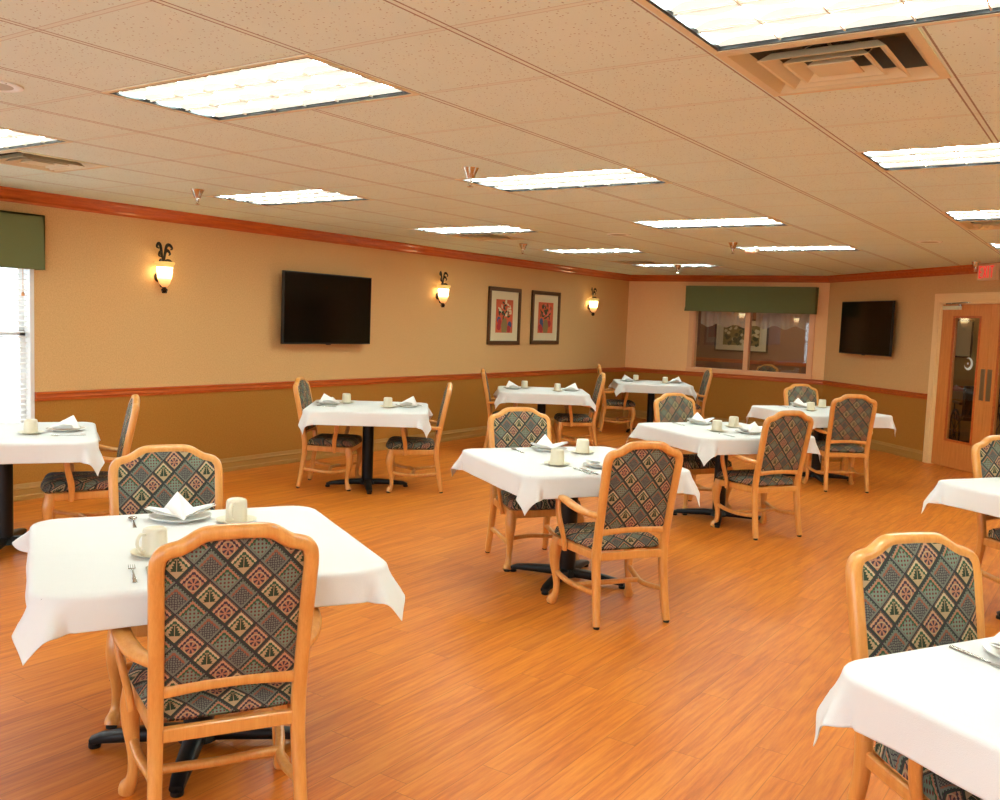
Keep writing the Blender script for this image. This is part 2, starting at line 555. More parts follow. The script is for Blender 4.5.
def ceiling_build():
    g = G()
    us = [XW-.15]+[GX+k*T for k in range(-6, 12)]+[XR+.15]
    vs = [YF-.15]+[GY+k*T for k in range(-9, 21)]+[YB+.1]
    ku = [-7]+list(range(-6, 12)); kv = [-10]+list(range(-9, 21))
    for i in range(len(us)-1):
        for j in range(len(vs)-1):
            if (ku[i], kv[j]) in FIX: continue
            g.add([(us[i], vs[j], H), (us[i], vs[j+1], H), (us[i+1], vs[j+1], H), (us[i+1], vs[j], H)], [(0,1,2,3)])
    g.box(-7.6, 3.5, -3.7, 17.6, H+.16, H+.2)
    structure(g.build('ceiling', CEIL))
ceiling_build()

def panel_wall(g, a, b, n, z0, z1, th=.15, mi=0):
    """vertical slab from a to b (2D), thickness away from the room along n"""
    a = Vector((a[0], a[1], 0)); b = Vector((b[0], b[1], 0)); n = Vector((n[0], n[1], 0))
    vs = [a, b, b+n*th, a+n*th]
    g.add([v+Vector((0,0,z0)) for v in vs]+[v+Vector((0,0,z1)) for v in vs],
          [(0,1,2,3), (4,7,6,5), (0,4,5,1), (1,5,6,2), (2,6,7,3), (3,7,4,0)], mi)

def wall_with_holes(name, a, b, n, holes, top=H+.02, th=.15, mats=(None,)):
    """holes: (s0, s1, z0, z1) along a->b. Lower zone uses material 1."""
    a = Vector(a); b = Vector(b); L = (b-a).length; d = (b-a)/L
    g = G()
    ss = sorted({0, L, *[h[0] for h in holes], *[h[1] for h in holes]})
    zs = sorted({0, .84, top, *[h[2] for h in holes], *[h[3] for h in holes]})
    for i in range(len(ss)-1):
        for j in range(len(zs)-1):
            sm = (ss[i]+ss[i+1])/2; zm = (zs[j]+zs[j+1])/2
            if any(h[0] < sm < h[1] and h[2] < zm < h[3] for h in holes): continue
            panel_wall(g, a+d*ss[i], a+d*ss[i+1], n, zs[j], zs[j+1], th, 1 if zm < .84 else 0)
    return structure(g.build(name, list(mats)))

ROSEP = mat_paper('lightened_rose_beige_wallpaper', lin(250,196,136), lin(254,210,152))  # pinker paper, also lightened to make up for weak light on the alcove wall
WM = (PAPER, WAINS)
WM2 = (ROSEP, WAINS)
W1 = (2.35, 4.04, .55, 2.02)     # y0, y1, z0, z1 of the window by the left edge
W2 = (-1.2, .6, .55, 2.02)  # second window out of view, added for its daylight
wall_with_holes('wall_left', (XW, YF-.15), (XW, YB+.15), (-1, 0),
                [(W1[0]-YF+.15, W1[1]-YF+.15, W1[2], W1[3]), (W2[0]-YF+.15, W2[1]-YF+.15, W2[2], W2[3])], mats=WM)
AW = (-6.09, -4.16, .90, 2.16)   # alcove window x0, x1, z0, z1
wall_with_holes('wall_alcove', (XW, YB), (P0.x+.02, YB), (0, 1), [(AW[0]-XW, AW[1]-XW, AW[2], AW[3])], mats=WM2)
DO = (2.68, 4.46, 0, 2.035)      # door opening along the angled wall
wall_with_holes('wall_angled', P0.xy, DIAG_END.xy, (DN.x, DN.y), [DO], mats=WM)
wall_with_holes('wall_right', (XR, DIAG_END.y+.1), (XR, YF-.15), (1, 0), [], mats=WM)
BH = [(.8, 3.2, .3, 2.2), (4.1, 6.5, .3, 2.2), (7.3, 9.7, .3, 2.2)]  # unseen openings behind the camera, added to let daylight onto ceiling and walls
wall_with_holes('wall_behind', (XR, YF), (XW, YF), (0, -1), BH, mats=WM)

# mouldings: crown, chair rail, baseboard on the three visible walls
def profile(kind, n):
    """profile as (out, z) -> 3D offsets using inward normal n"""
    n = Vector((n[0], n[1], 0))
    if kind == 'crown':
        pr = [(0, H), (0, H-.105), (.012, H-.105), (.014, H-.088), (.03, H-.072), (.052, H-.034), (.066, H-.022), (.07, H-.014), (.07, H)]
    elif kind == 'rail':
        pr = [(0, RAIL0), (.012, RAIL0), (.014, RAIL0+.018), (.022, RAIL0+.024), (.02, RAIL0+.05), (.03, RAIL0+.056), (.032, RAIL1-.008), (.026, RAIL1), (0, RAIL1)]
    else:
        pr = [(0, 0), (.018, 0), (.018, .035), (.014, .042), (.014, .085), (.018, .09), (.016, .10), (.010, .105), (.004, .13), (0, .135)]
    return [n*o+Vector((0, 0, z)) for o, z in pr]
def trim(name, kind, a, b, n, mat):
    g = G(); g.prism(profile(kind, n), (a[0], a[1], 0), (b[0], b[1], 0))
    return structure(g.build(name, mat))
e = .03
trim('trim_1', 'crown', (XW, YF), (XW, YB), (1, 0), CROWNW)
trim('trim_2', 'crown', (XW, YB), (P0.x+e, YB), (0, -1), CROWNX)
trim('trim_3', 'crown', P0.xy, DIAG_END.xy, -DN, CROWNX)
trim('trim_4', 'rail', (XW, W1[1]+.0), (XW, YB), (1, 0), CROWNW)
trim('trim_5', 'rail', (XW, YB), (P0.x+.01, YB), (0, -1), CROWNX)
q0, q1 = P0+DS*2.55, P0+DS*4.6
trim('trim_6', 'rail', P0.xy, q0.xy, -DN, CROWNX)
trim('trim_7', 'rail', q1.xy, DIAG_END.xy, -DN, CROWNX)
trim('baseboard_left', 'base', (XW, YF), (XW, YB), (1, 0), BASEB)
trim('baseboard_alcove', 'base', (XW, YB), (P0.x+.01, YB), (0, -1), BASEB)
trim('baseboard_angled', 'base', P0.xy, q0.xy, -DN, BASEB)

# ------------------------------------------------------------------ windows
def outer_window(name, y0, y1, z0, z1, X=XW, with_blind=True):
    """double-hung window in the left wall"""
    g = G(); d0, d1 = X-.13, X+.004
    t = .035
    g.box(d0, d1, y0, y0+t, z0, z1); g.box(d0, d1, y1-t, y1, z0, z1)
    g.box(d0, d1, y0, y1, z1-t, z1); g.box(d0, X+.03, y0-.0, y1+.0, z0, z0+t)
    o = structure(g.build(name, WHITE, bevel=.003))
    zm = 1.35
    g = G(); a, b = X-.10, X-.07
    for (za, zb, s) in ((z0+t, zm+.02, 0), (zm-.02, z1-t, -.02)):
        a, b = X-.10+s, X-.07+s
        g.box(a, b, y0+t, y1-t, za, za+.04); g.box(a, b, y0+t, y1-t, zb-.04, zb)
        g.box(a, b, y0+t, y0+t+.045, za, zb); g.box(a, b, y1-t-.045, y1-t, za, zb)
    g.build('sash', WHITE, o)
    g = G(); g.box(X-.105, X-.101, y0+t, y1-t, z0+t, z1-t)
    g.build('window_pane', OUTG, o)
    if with_blind:
        g = G()
        nz = int((z1-z0-.1)/.042)
        for k in range(nz):
            z = z1-.07-k*.042
            g.box(X-.062, X-.012, y0+t+.01, y1-t-.01, z-.0012, z+.0012, 0, Matrix.Translation((X-.037, 0, z)) @ Matrix.Rotation(R(12), 4, 'Y') @ Matrix.Translation((-(X-.037), 0, -z)))
        g.box(X-.06, X-.02, y0+t, y1-t, z1-.07, z1-.035)
        g.box(X-.06, X-.02, y0+t+.01, y1-t-.01, z0+.06, z0+.075)
        b = g.build('window_blind', BLINDM); 
        tag(b, 'white horizontal slat blind inside the bright window at the left edge', 'window blind')
        g = G()
        for yy in (y0+.25, (y0+y1)/2, y1-.28):
            g.tube([(X-.01, yy, z1-.06), (X-.01, yy, z0+.07)], (.0012, .0012), n=6)
        g.build('ladder_cord', BLINDM, b)
        g = G(); g.tube([(X+.0, y1-.09, z1-.06), (X+.0, y1-.09, 1.68)], (.0015, .0015), n=6); g.lathe([(.004, .03), (.012, .02), (.013, 0), (0, -.002)], 10, (X, y1-.09, 1.65))
        g.build('pull_cord', CHAIRW, b)
    return o
outer_window('window_1', *W1)
outer_window('window_2', *W2, with_blind=False)

def added_window(name, a, b, n, z0, z1):
    a = Vector((a[0], a[1], 0)); b = Vector((b[0], b[1], 0)); n = Vector((n[0], n[1], 0)); d = (b-a).normalized(); L = (b-a).length
    g = G()
    def bar(s0, s1, za, zb, t0=.02, t1=.10):
        panel_wall(g, (a+d*s0+n*t0).xy, (a+d*s1+n*t0).xy, n.xy, za, zb, t1-t0)
    bar(0, .05, z0, z1); bar(L-.05, L, z0, z1); bar(0, L, z0, z0+.05); bar(0, L, z1-.05, z1); bar(L/2-.03, L/2+.03, z0, z1)
    return structure(g.build(name, WHITE))
for k, h in enumerate(BH):  # frames of the added daylight openings, out of view
    added_window('window_%d' % (k+4), (XR-h[0], YF), (XR-h[1], YF), (0, -1), h[2], h[3])

# alcove window (inner glazed opening)
def alcove_window():
    x0, x1, z0, z1 = AW
    g = G(); c = .075
    ya, yb = YB-.022, YB+.0
    X0, X1, Z0, Z1 = x0-c+.0, x1+c, z0-.02, z1+c
    for bx in ((X0, x0+.01, Z0, Z1), (x1-.01, X1, Z0, Z1)):
        g.box(bx[0], bx[1], ya, yb, bx[2], bx[3])
    g.box(X0, X1, ya, yb, z1, Z1)
    g.box(X0-.01, X1+.01, YB-.035, yb, .876, z0+.035)
    # jamb liners and the centre mullion
    g.box(x0, x0+.02, YB, YB+.15, z0, z1); g.box(x1-.02, x1, YB, YB+.15, z0, z1)
    g.box(x0, x1, YB, YB+.15, z0, z0+.05); g.box(x0, x1, YB, YB+.15, z1-.02, z1)
    xm = -5.165
    g.box(xm-.04, xm+.04, YB+.0, YB+.11, z0, z1)
    o = structure(g.build('window_3', PINKT, bevel=.003))
    for a, b in ((x0+.02, xm-.04), (xm+.04, x1-.02)):
        g = G(); g.box(a, b, YB+.05, YB+.054, z0+.05, z1-.02)
        g.build('window_pane', GLASS, o)
alcove_window()

def valance(name, x0, x1, y0, y1, z0, z1, open_side, label):
    """fabric covered box cornice: front board, top board and returns"""
    g = G(); t = .02
    g.box(x0, x1, y0, y1, z1-t, z1)
    if open_side == '+y':
        g.box(x0, x1, y0, y0+t, z0, z1); g.box(x0, x0+t, y0, y1, z0, z1); g.box(x1-t, x1, y0, y1, z0, z1)
    else:
        g.box(x1-t, x1, y0, y1, z0, z1); g.box(x0, x1, y0, y0+t, z0, z1); g.box(x0, x1, y1-t, y1, z0, z1)
    o = g.build(name, GREENF, bevel=.006)
    return tag(o, label, 'valance')
valance('valance', -6.20, -4.07, YB-.14, YB, 1.885, 2.30, '+y', 'sage green fabric valance above the alcove window on the end wall')
valance('valance', XW, XW+.13, 2.15, 4.06, 1.860, 2.290, '-x', 'sage green fabric valance over the bright window at the left edge')

# ------------------------------------------------------------------ doors
def door_mat(s, t, z=0):
    return P0+DS*s+DN*t+Vector((0, 0, z))
DM = Matrix.Translation(P0) @ Matrix(((DS.x, DN.x, 0, 0), (DS.y, DN.y, 0, 0), (0, 0, 1, 0), (0, 0, 0, 1)))
def doors():
    g = G(); s0, s1, _, zt = DO
    c = .11
    for a, b in ((s0-c, s0), (s1, s1+c)):
        g.box(a, b, -.03, 0, 0, zt+c, 0, DM); g.box(a+.02, b-.02, -.04, -.03, 0, zt+c-.02, 0, DM)
    g.box(s0-c, s1+c, -.03, 0, zt, zt+c, 0, DM); g.box(s0-c+.02, s1+c-.02, -.04, -.03, zt+.02, zt+c-.02, 0, DM)
    g.box(s0, s0+.02, -.01, .16, 0, zt, 0, DM); g.box(s1-.02, s1, -.01, .16, 0, zt, 0, DM); g.box(s0, s1, -.01, .16, zt-.02, zt, 0, DM)
    structure(g.build('trim_8', CASING, bevel=.004))
    sm = 3.57
    for k, (a, b) in enumerate(((s0+.022, sm-.002), (sm+.002, s1-.022))):
        ga = a+.24; gb = b-.175
        if k: ga, gb = a+.175, b-.24
        z0g, z1g = .35, 1.85
        g = G()
        g.box(a, ga, .0, .045, .01, zt-.022, 0, DM); g.box(gb, b, .0, .045, .01, zt-.022, 0, DM)
        g.box(ga, gb, .0, .045, .01, z0g, 0, DM); g.box(ga, gb, .0, .045, z1g, zt-.022, 0, DM)
        d = structure(g.build('door_%d' % (k+1), DOORW, bevel=.002))
        g = G(); q = .022
        for (u0, u1, v0, v1) in ((ga-q, ga+.004, z0g-q, z1g+q), (gb-.004, gb+q, z0g-q, z1g+q), (ga-q, gb+q, z0g-q, z0g+.004), (ga-q, gb+q, z1g-.004, z1g+q)):
            g.box(u0, u1, -.008, 0, v0, v1, 0, DM)
        g.build('glazing_bead', CROWNX, d)
        g = G(); g.box(ga, gb, .02, .025, z0g, z1g, 0, DM); g.build('door_glass', GLASS, d)
        g = G()
        h0, h1 = (b-.092, b-.018) if k == 0 else (a+.018, a+.092)
        g.box(h0, h1, -.004, .0, .88, 1.25, 0, DM)
        pl = g.build('pull_plate', BRUSH, d, bevel=.002)
        if k == 0:
            g = G(); g.box(a+.06, a+.36, -.055, -.004, 1.945, 1.995, 0, DM)
            c_ = tag(g.build('door_closer', LTAN, None, bevel=.006), 'beige hydraulic closer mounted at the top of the double door', 'door closer')
            g = G(); g.tube([DM @ Vector(v) for v in ((a+.10, -.03, 2.0), (a+.10, -.03, 2.02), (a+.46, -.05, 2.03), (a+.50, -.01, 2.035))], (.007, .007), ref=(0,0,1), n=8)
            g.lathe([(.02, 0), (.02, .02)], 12, M=DM @ Matrix.Translation((a+.36, -.03, 1.99)))
            g.build('closer_arm', STEEL, c_, smooth=True)
            # pale swirl decal on the glass
            g = G(); cx, cz = (ga+gb)/2+.05, 1.30
            pts = []
            for j in range(25):
                an = R(120)-R(285)*j/24
                pts.append((math.cos(an), math.sin(an), math.sin(PI*j/24)))
            vs = []
            for (x_, z_, w_) in pts:
                for r_ in (.066-.018*w_, .066+.018*w_+.001):
                    vs.append(DM @ Vector((cx-.0+x_*r_, .0185, cz+z_*r_)))
            fs = [(2*j, 2*j+1, 2*j+3, 2*j+2) for j in range(24)]
            g.add(vs, fs)
            g.lathe([(.014, 0), (.014, .001)], 12, M=DM @ Matrix.Translation((cx, .018, cz)) @ Matrix.Rotation(R(90), 4, 'X'))
            st = g.build('decal', SOFTS, None)
            tag(st, 'pale C-shaped swirl decal stuck on the glass of the door', 'decal')
doors()

# ------------------------------------------------------------------ rooms seen through the glass
def back_rooms():
    g = G()
    g.box(XW-.15, -3.75, 16.9, 17.0, 0, H); g.box(XW-.15, XW, YB+.15, 16.9, 0, H); g.box(-3.85, -3.75, YB+.15, 16.9, 0, H)
    g.box(XW-.15, -3.75, YB+.15, 17.0, H, H+.05)
    structure(g.build('wall_lounge', LOUNGE))
    g = G(); g.prism([(0,0,.98), (0,-.025,.98), (0,-.03,1.05), (0,0,1.05)], (XW, 16.9, 0), (-3.85, 16.9, 0))
    structure(g.build('trim_9', CROWNX))
    # hallway behind the double door
    g = G()
    g.box(-3.7, 1.6, 15.6, 15.7, 0, H); g.box(-3.7, -3.6, 14.7, 15.6, 0, H); g.box(1.5, 1.6, 9.5, 15.6, 0, H)
    structure(g.build('wall_corridor', OLIVE))
    g = G(); g.prism([(0,0,.80), (0,-.025,.80), (0,-.03,.875), (0,0,.875)], (-3.6, 15.6, 0), (1.5, 15.6, 0))
    structure(g.build('trim_10', CROWNX))
    g = G(); g.add([(-3.7, 14.7, H+.01), (-3.7, 15.7, H+.01), (1.6, 15.7, H+.01), (1.6, 9.6, H+.01)], [(0,1,2,3)])
    structure(g.build('ceiling_corridor', CREAMW))
back_rooms()

def framed(name, loc, rz, w, h, fr, mat_f, mats_art, art_fn, label, depth=.03, matw=.1):
    """picture: local x across, z up, facing -y"""
    o = empty(name, loc, rz, label, 'picture')
    g = G()
    for a, b, c, d in ((-w/2, w/2, h/2-fr, h/2), (-w/2, w/2, -h/2, -h/2+fr), (-w/2, -w/2+fr, -h/2+fr, h/2-fr), (w/2-fr, w/2, -h/2+fr, h/2-fr)):
        g.box(a, b, -depth, 0, c, d)
    g.build('frame', mat_f, o, bevel=.006)
    g = G(); g.box(-w/2+fr, w/2-fr, -.012, -.008, -h/2+fr, h/2-fr)
    g.build('mat_board', MATB, o)
    g = G(); art_fn(g, w, h); g.build('art_print', mats_art, o)
    return o
MATB = plain('cream_mat_board', lin(226,214,176), .7, var=.01)
FRAMEB = plain('bronze_brown_frame', lin(104,70,34), .4, .2, var=.2, scale=60)
ART = [plain('print_coral', lin(214,96,54), .6), plain('print_cream', lin(226,214,170), .6), plain('print_leaf', lin(48,66,34), .6),
       plain('print_blue', lin(62,86,128), .6), plain('print_crimson', lin(176,44,48), .6), plain('print_khaki', lin(138,120,70), .6), plain('print_pink', lin(226,120,110), .6)]
def disc(g, x, z, r, y, mi, sx=1, sz=1, n=10, rot=0):
    vs = [(x, y, z)]
    for k in range(n):
        a = 2*PI*k/n; px, pz = math.cos(a)*r*sx, math.sin(a)*r*sz
        vs.append((x+px*math.cos(rot)-pz*math.sin(rot), y, z+px*math.sin(rot)+pz*math.cos(rot)))
    g.add(vs, [(0, k+1, (k+1) % n+1) for k in range(n)], mi)
def art_bouquet(cream, seed):
    def fn(g, w, h):
        rr = random.Random(seed)
        aw, ah = w*.265, h*.29
        g.box(-aw, aw, -.0135, -.0125, -ah, ah, 0)
        y = -.0142
        for k in range(5):
            disc(g, rr.choice((-1, 1))*aw*(.45+.3*rr.random()), -ah*(.25+.13*k), aw*.24, y-.0002*k, (3, 4, 3, 4, 4)[k])
        # vase
        g.add([(-aw*.28, y-.002, -ah*.98), (aw*.28, y-.002, -ah*.98), (aw*.38, y-.002, -ah*.55), (aw*.2, y-.002, -ah*.12), (-aw*.2, y-.002, -ah*.12), (-aw*.38, y-.002, -ah*.55)], [(0,1,2,3,4,5)], 5)
        for k in range(34):
            an = rr.random()*2*PI; q = math.sqrt(rr.random())
            x, z = math.cos(an)*q*aw*.78, ah*.38+math.sin(an)*q*ah*.5
            m = 2 if (k % 2 if cream else k % 5) else (1 if cream else 6)
            disc(g, x, z, aw*.16, y-.003-.0001*k, m, 1, .42, 8, rr.random()*PI)
    return fn
framed('framed_picture', (XW+.002, 10.775, 1.665), R(90), .80, .80, .055, FRAMEB, ART, art_bouquet(True, 3), 'bronze-framed print of a pale lily bouquet on coral, left one of the pair')
framed('framed_picture', (XW+.002, 11.88, 1.67), R(90), .80, .79, .055, FRAMEB, ART, art_bouquet(False, 8), 'bronze-framed print of a dark leafy bouquet on coral, right one of the pair')
def art_street(g, w, h):
    rr = random.Random(5)
    aw, ah = w*.34, h*.30
    g.box(-aw, aw, -.0135, -.0125, -ah, ah, 5)
    for k in range(60):
        disc(g, (rr.random()*2-1)*aw*.92, (rr.random()*2-1)*ah*.9, .028+.02*rr.random(), -.0142-.0001*k, rr.choice((2, 2, 1, 5, 2)), 1, .8, 7, rr.random())
framed('framed_picture', (-6.06, 16.89, 1.50), 0, 1.03, .62, .03, FRAMEB, ART, art_street, 'wide matted print hanging in the room behind the alcove window')
def art_plain(g, w, h):
    g.box(-w*.36, w*.36, -.0135, -.0125, -h*.36, h*.36, 5)
framed('framed_picture', (-2.16, 15.59, 1.60), 0, .34, .58, .025, plain('dark_frame_wood', lin(44,30,20), .4), [MATB, MATB, MATB, MATB, MATB, MATB], art_plain, 'narrow dark-framed mirror or print on the hallway wall seen through the door glass')

def curtain():
    g = G()
    for (x0, x1) in ((-6.07, -5.22), (-5.12, -4.2)):
        def fn(u, v):
            x = x0+(x1-x0)*u
            s = math.sin(u*31)*.028*(1-.6*v)+math.sin(u*77+1)*.008
            zb = 1.66+.028*math.sin(u*17+2)
            return (x, YB+.26+s, 2.14+(zb-2.14)*v)
        g.grid(fn, 70, 8)
    tag(g.build('curtain', SHEER, None, smooth=True), 'pale gathered curtain valance hanging behind the alcove window glass', 'curtain')
curtain()

# ------------------------------------------------------------------ ceiling fixtures
def make_light():
    o = empty('ceiling_light')
    W, L = 2*T, T
    g = G(); b = .022
    for (x0, x1, y0, y1) in ((-W/2, W/2, -L/2, -L/2+b), (-W/2, W/2, L/2-b, L/2), (-W/2, -W/2+b, -L/2, L/2), (W/2-b, W/2, -L/2, L/2)):
        g.box(x0, x1, y0, y1, -.003, .002)
    g.build('flange', LTAN, o)
    g = G()
    q = b
    for (x0, x1, y0, y1) in ((-W/2+q, W/2-q, -L/2+q, -L/2+q+.012), (-W/2+q, W/2-q, L/2-q-.012, L/2-q), (-W/2+q, -W/2+q+.012, -L/2+q, L/2-q), (W/2-q-.012, W/2-q, -L/2+q, L/2-q)):
        g.box(x0, x1, y0, y1, -.001, .05)
    g.build('reveal', BLACKP, o)
    wi, li = W/2-q-.012, L/2-q-.012
    g = G(); g.box(-wi, wi, -li, li, .010, .013)
    g.build('diffuser', LENS, o)
    g = G()
    for k in range(1, 6):
        x = -wi+2*wi*k/6; g.box(x-.0025, x+.0025, -li, li, .003, .010)
    for k in range(1, 3):
        y = -li+2*li*k/3; g.box(-wi, wi, y-.0025, y+.0025, .003, .010)
    g.build('louver', LOUV, o)
    return o
def light_label(u, v):
    if (u, v) in ((0, 0),): return 'large lit ceiling panel at the upper left, the nearest one fully in view'
    if (u, v) == (4, 0): return 'lit ceiling panel cut by the top edge beside the big air diffuser'
    if (u, v) == (0, 4): return 'lit ceiling panel in the upper middle beside a chrome sprinkler'
    if (u, v) == (-4, 4): return 'lit ceiling panel above the left wall television'
    if (u, v) == (-4, 0): return 'lit ceiling panel cut by the left edge beside the louvred diffuser'
    if (u, v) == (0, 8): return 'narrow-looking lit ceiling panel, third of the middle row going back'
    if (u, v) == (0, 12): return 'farthest lit ceiling panel of the middle row, behind the smoke detector'
    if (u, v) == (-4, 8): return 'lit ceiling panel above the middle wall sconce'
    if (u, v) == (-4, 12): return 'lit ceiling panel above the pair of framed prints'
    if (u, v) == (-4, 16): return 'farthest lit ceiling panel, just before the alcove wall'
    if (u, v) == (4, 4): return 'lit ceiling panel at the right edge beyond the big air diffuser'
    if (u, v) == (4, 8): return 'lit ceiling panel at the right edge with a small diffuser behind it'
    if (u, v) == (4, 12): return 'farthest lit ceiling panel at the right edge, nearest the EXIT sign'
    return None
proto = make_light(); first = True
for (u, v) in lights:
    lab = light_label(u, v)
    o = proto if first else copy_tree(proto)
    first = False
    o.location = (GX+(u+1)*T, GY+(v+.5)*T, H)
    tag(o, lab or 'lit ceiling panel outside the frame, %s, %s' % ({-4: 'left column', 0: 'middle column', 4: 'right column', 8: 'rightmost column'}[u], {-4: 'behind the camera', 0: 'level with the nearest row', 4: 'second row going back', 8: 'third row going back'}.get(v, 'last row')), 'ceiling light', 'recessed ceiling lights' if lab else 'ceiling lights beyond the view')

def make_vent():
    o = empty('air_diffuser')
    g = G(); h = T/2-.002
    def ring(r0, z0, r1, z1, mi=0):
        vs = [(sx*r0, sy*r0, z0) for sx, sy in ((-1,-1), (1,-1), (1,1), (-1,1))]+[(sx*r1, sy*r1, z1) for sx, sy in ((-1,-1), (1,-1), (1,1), (-1,1))]
        g.add(vs, [(k, (k+1) % 4, 4+(k+1) % 4, 4+k) for k in range(4)], mi)
    ring(h, -.003, h-.03, -.003); ring(h-.03, -.003, h-.062, .030); ring(h, -.003, h, .004)
    g.build('frame', TANV, o, solid=.002)
    for r in (.20, .137):
        g = G(); ring(r, -.012, r-.010, -.012); ring(r-.010, -.012, r-.042, .014); ring(r, -.012, r-.034, .018)
        g.build('louver_ring', TANV, o)
    g = G(); g.box(-.074, .074, -.074, .074, -.012, -.009); ring(.074, -.012, .055, .012)
    g.build('center_plate', TANV, o)
    g = G(); ring(h-.062, .030, h-.062, .14); g.box(-h+.062, h-.062, -h+.062, h-.062, .14, .145); g.box(-h, h, -h, h, .149, .152)
    g.build('plenum', DARKV, o)
    g = G(); g.lathe([(.10, .13), (.105, .05), (.11, .05), (.11, .135)], 24)
    g.box(-.1, .1, -.006, .006, .045, .06); g.box(-.006, .006, -.1, .1, .045, .06)
    g.build('duct_collar', STEEL, o, smooth=True)
    return o
VL = {(4,1): 'large square air diffuser with nested louvres next to the top light panel', (4,9): 'small-looking air diffuser at the right edge behind a light panel',
      (-4,1): 'square air diffuser at the left edge beside the cut-off light panel', (-4,9): 'dark-looking air diffuser behind the light panel above the middle sconce',
      (-4,15): 'farthest dark air diffuser near the alcove wall'}
pv = make_vent()
for k, (u, v) in enumerate(vents):
    o = pv if k == 0 else copy_tree(pv)
    o.location = (GX+(u+.5)*T, GY+(v+.5)*T, H)
    tag(o, VL[(u, v)], 'air diffuser', 'square ceiling air diffusers')

def make_sprinkler():
    o = empty('fire_sprinkler')
    g = G(); g.lathe([(.048, 0), (.046, -.004), (.034, -.03), (.026, -.055), (.024, -.062), (.012, -.062)], 24)
    g.build('escutcheon', CHROME, o, smooth=True)
    g = G(); g.lathe([(.011, -.06), (.012, -.07), (.009, -.078), (.009, -.085)], 14)
    g.tube([(-.010, 0, -.075), (-.014, 0, -.088), (-.004, 0, -.104)], (.002, .002), n=6); g.tube([(.010, 0, -.075), (.014, 0, -.088), (.004, 0, -.104)], (.002, .002), n=6)
    g.lathe([(.004, -.1), (.018, -.108), (.019, -.110), (0, -.111)], 14)
    g.build('sprinkler_head', CHROME, o, smooth=True)
    return o
ps = make_sprinkler()
for k, (x, y, lab) in enumerate(((-3.268, 4.41, 'chrome pendant sprinkler at the corner of the upper middle light panel'),
        (-5.80, 4.44, 'chrome pendant sprinkler above the left wall, near the first sconce'),
        (-5.81, 8.89, 'chrome pendant sprinkler above the pair of framed prints'),
        (-3.42, 9.13, 'small chrome sprinkler just left of the smoke detector'),
        (-5.37, 12.23, 'tiny chrome sprinkler near the alcove wall'),
        (-1.545, 11.85, 'small chrome sprinkler hanging beside the EXIT sign'))):
    o = ps if k == 0 else copy_tree(ps)
    o.location = (x, y, H)
    tag(o, lab, 'sprinkler', 'pendant ceiling sprinklers')

def detector():
    o = empty('smoke_detector', (-3.49, 9.86, H), 0, 'pale round smoke detector on the ceiling beside the farthest middle light panel', 'smoke detector')
    g = G(); g.lathe([(.085, 0), (.085, -.012), (.075, -.016), (.07, -.03), (.055, -.045), (.02, -.05), (0, -.05)], 24)
    g.build('housing', plain('smoke_detector_plastic', lin(236,214,190), .5), o, smooth=True)
    g = G(); g.lathe([(.086, 0), (.095, 0), (.095, -.006), (.086, -.008)], 24)
    g.build('base', SOFTS, o, smooth=True)
detector()
def speaker(x, y, lab, first=[None]):
    o = empty('ceiling_speaker', (x, y, H), 0, lab, 'ceiling speaker', 'round ceiling speakers')
    g = G(); g.lathe([(.115, 0), (.113, -.006), (.098, -.009), (.092, -.006)], 32)
    g.build('rim', SOFTS, o, smooth=True)
    g = G(); g.lathe([(.093, -.005), (.06, -.007), (0, -.008)], 32)
    g.build('grille', plain('speaker_grille', lin(206,212,196), .6, scale=300, var=.2), o, smooth=True)
    g = G(); g.lathe([(.004, 0), (.004, -.002)], 8, (.104, 0, -.008)); g.lathe([(.004, 0), (.004, -.002)], 8, (-.104, 0, -.008))
    g.build('screw', STEEL, o)
speaker(-3.93, 2.0, 'round white ceiling speaker at the upper left edge')
speaker(-4.2, 8.12, 'flush round ceiling speaker behind the middle light panels')
speaker(-1.62, 9.35, 'flush round ceiling speaker at the right, before the EXIT sign')

# ------------------------------------------------------------------ wall things
def television(loc, rz, label, wd=1.32):
    o = empty('television', loc, rz, label, 'television')
    W, Hh = wd, .755
    g = G(); g.box(-W/2, W/2, -.045, -.01, -Hh/2, Hh/2); g.build('bezel', BLACKP, o, bevel=.004)
    g = G(); g.box(-W/2+.012, W/2-.012, -.047, -.0455, -Hh/2+.016, Hh/2-.012); g.build('screen', SCREEN, o)
    g = G(); g.box(-.3, .3, -.01, .055, -.2, .2); g.box(-.1, .1, .05, .08, -.16, .16)
    g.build('wall_mount', BLACKM, o)
    g = G(); g.box(-.03, .03, -.047, -.03, -Hh/2-.008, -Hh/2); g.build('sensor_bar', BLACKP, o)
television((XW+.08, 7.235, 1.651), R(90), 'flat black television mounted on the long left wall')
_tv = P0+DS*1.215-DN*.08
television((_tv.x, _tv.y, 1.695), R(-45), 'flat black television on the angled wall between the alcove window and the door', 1.26)

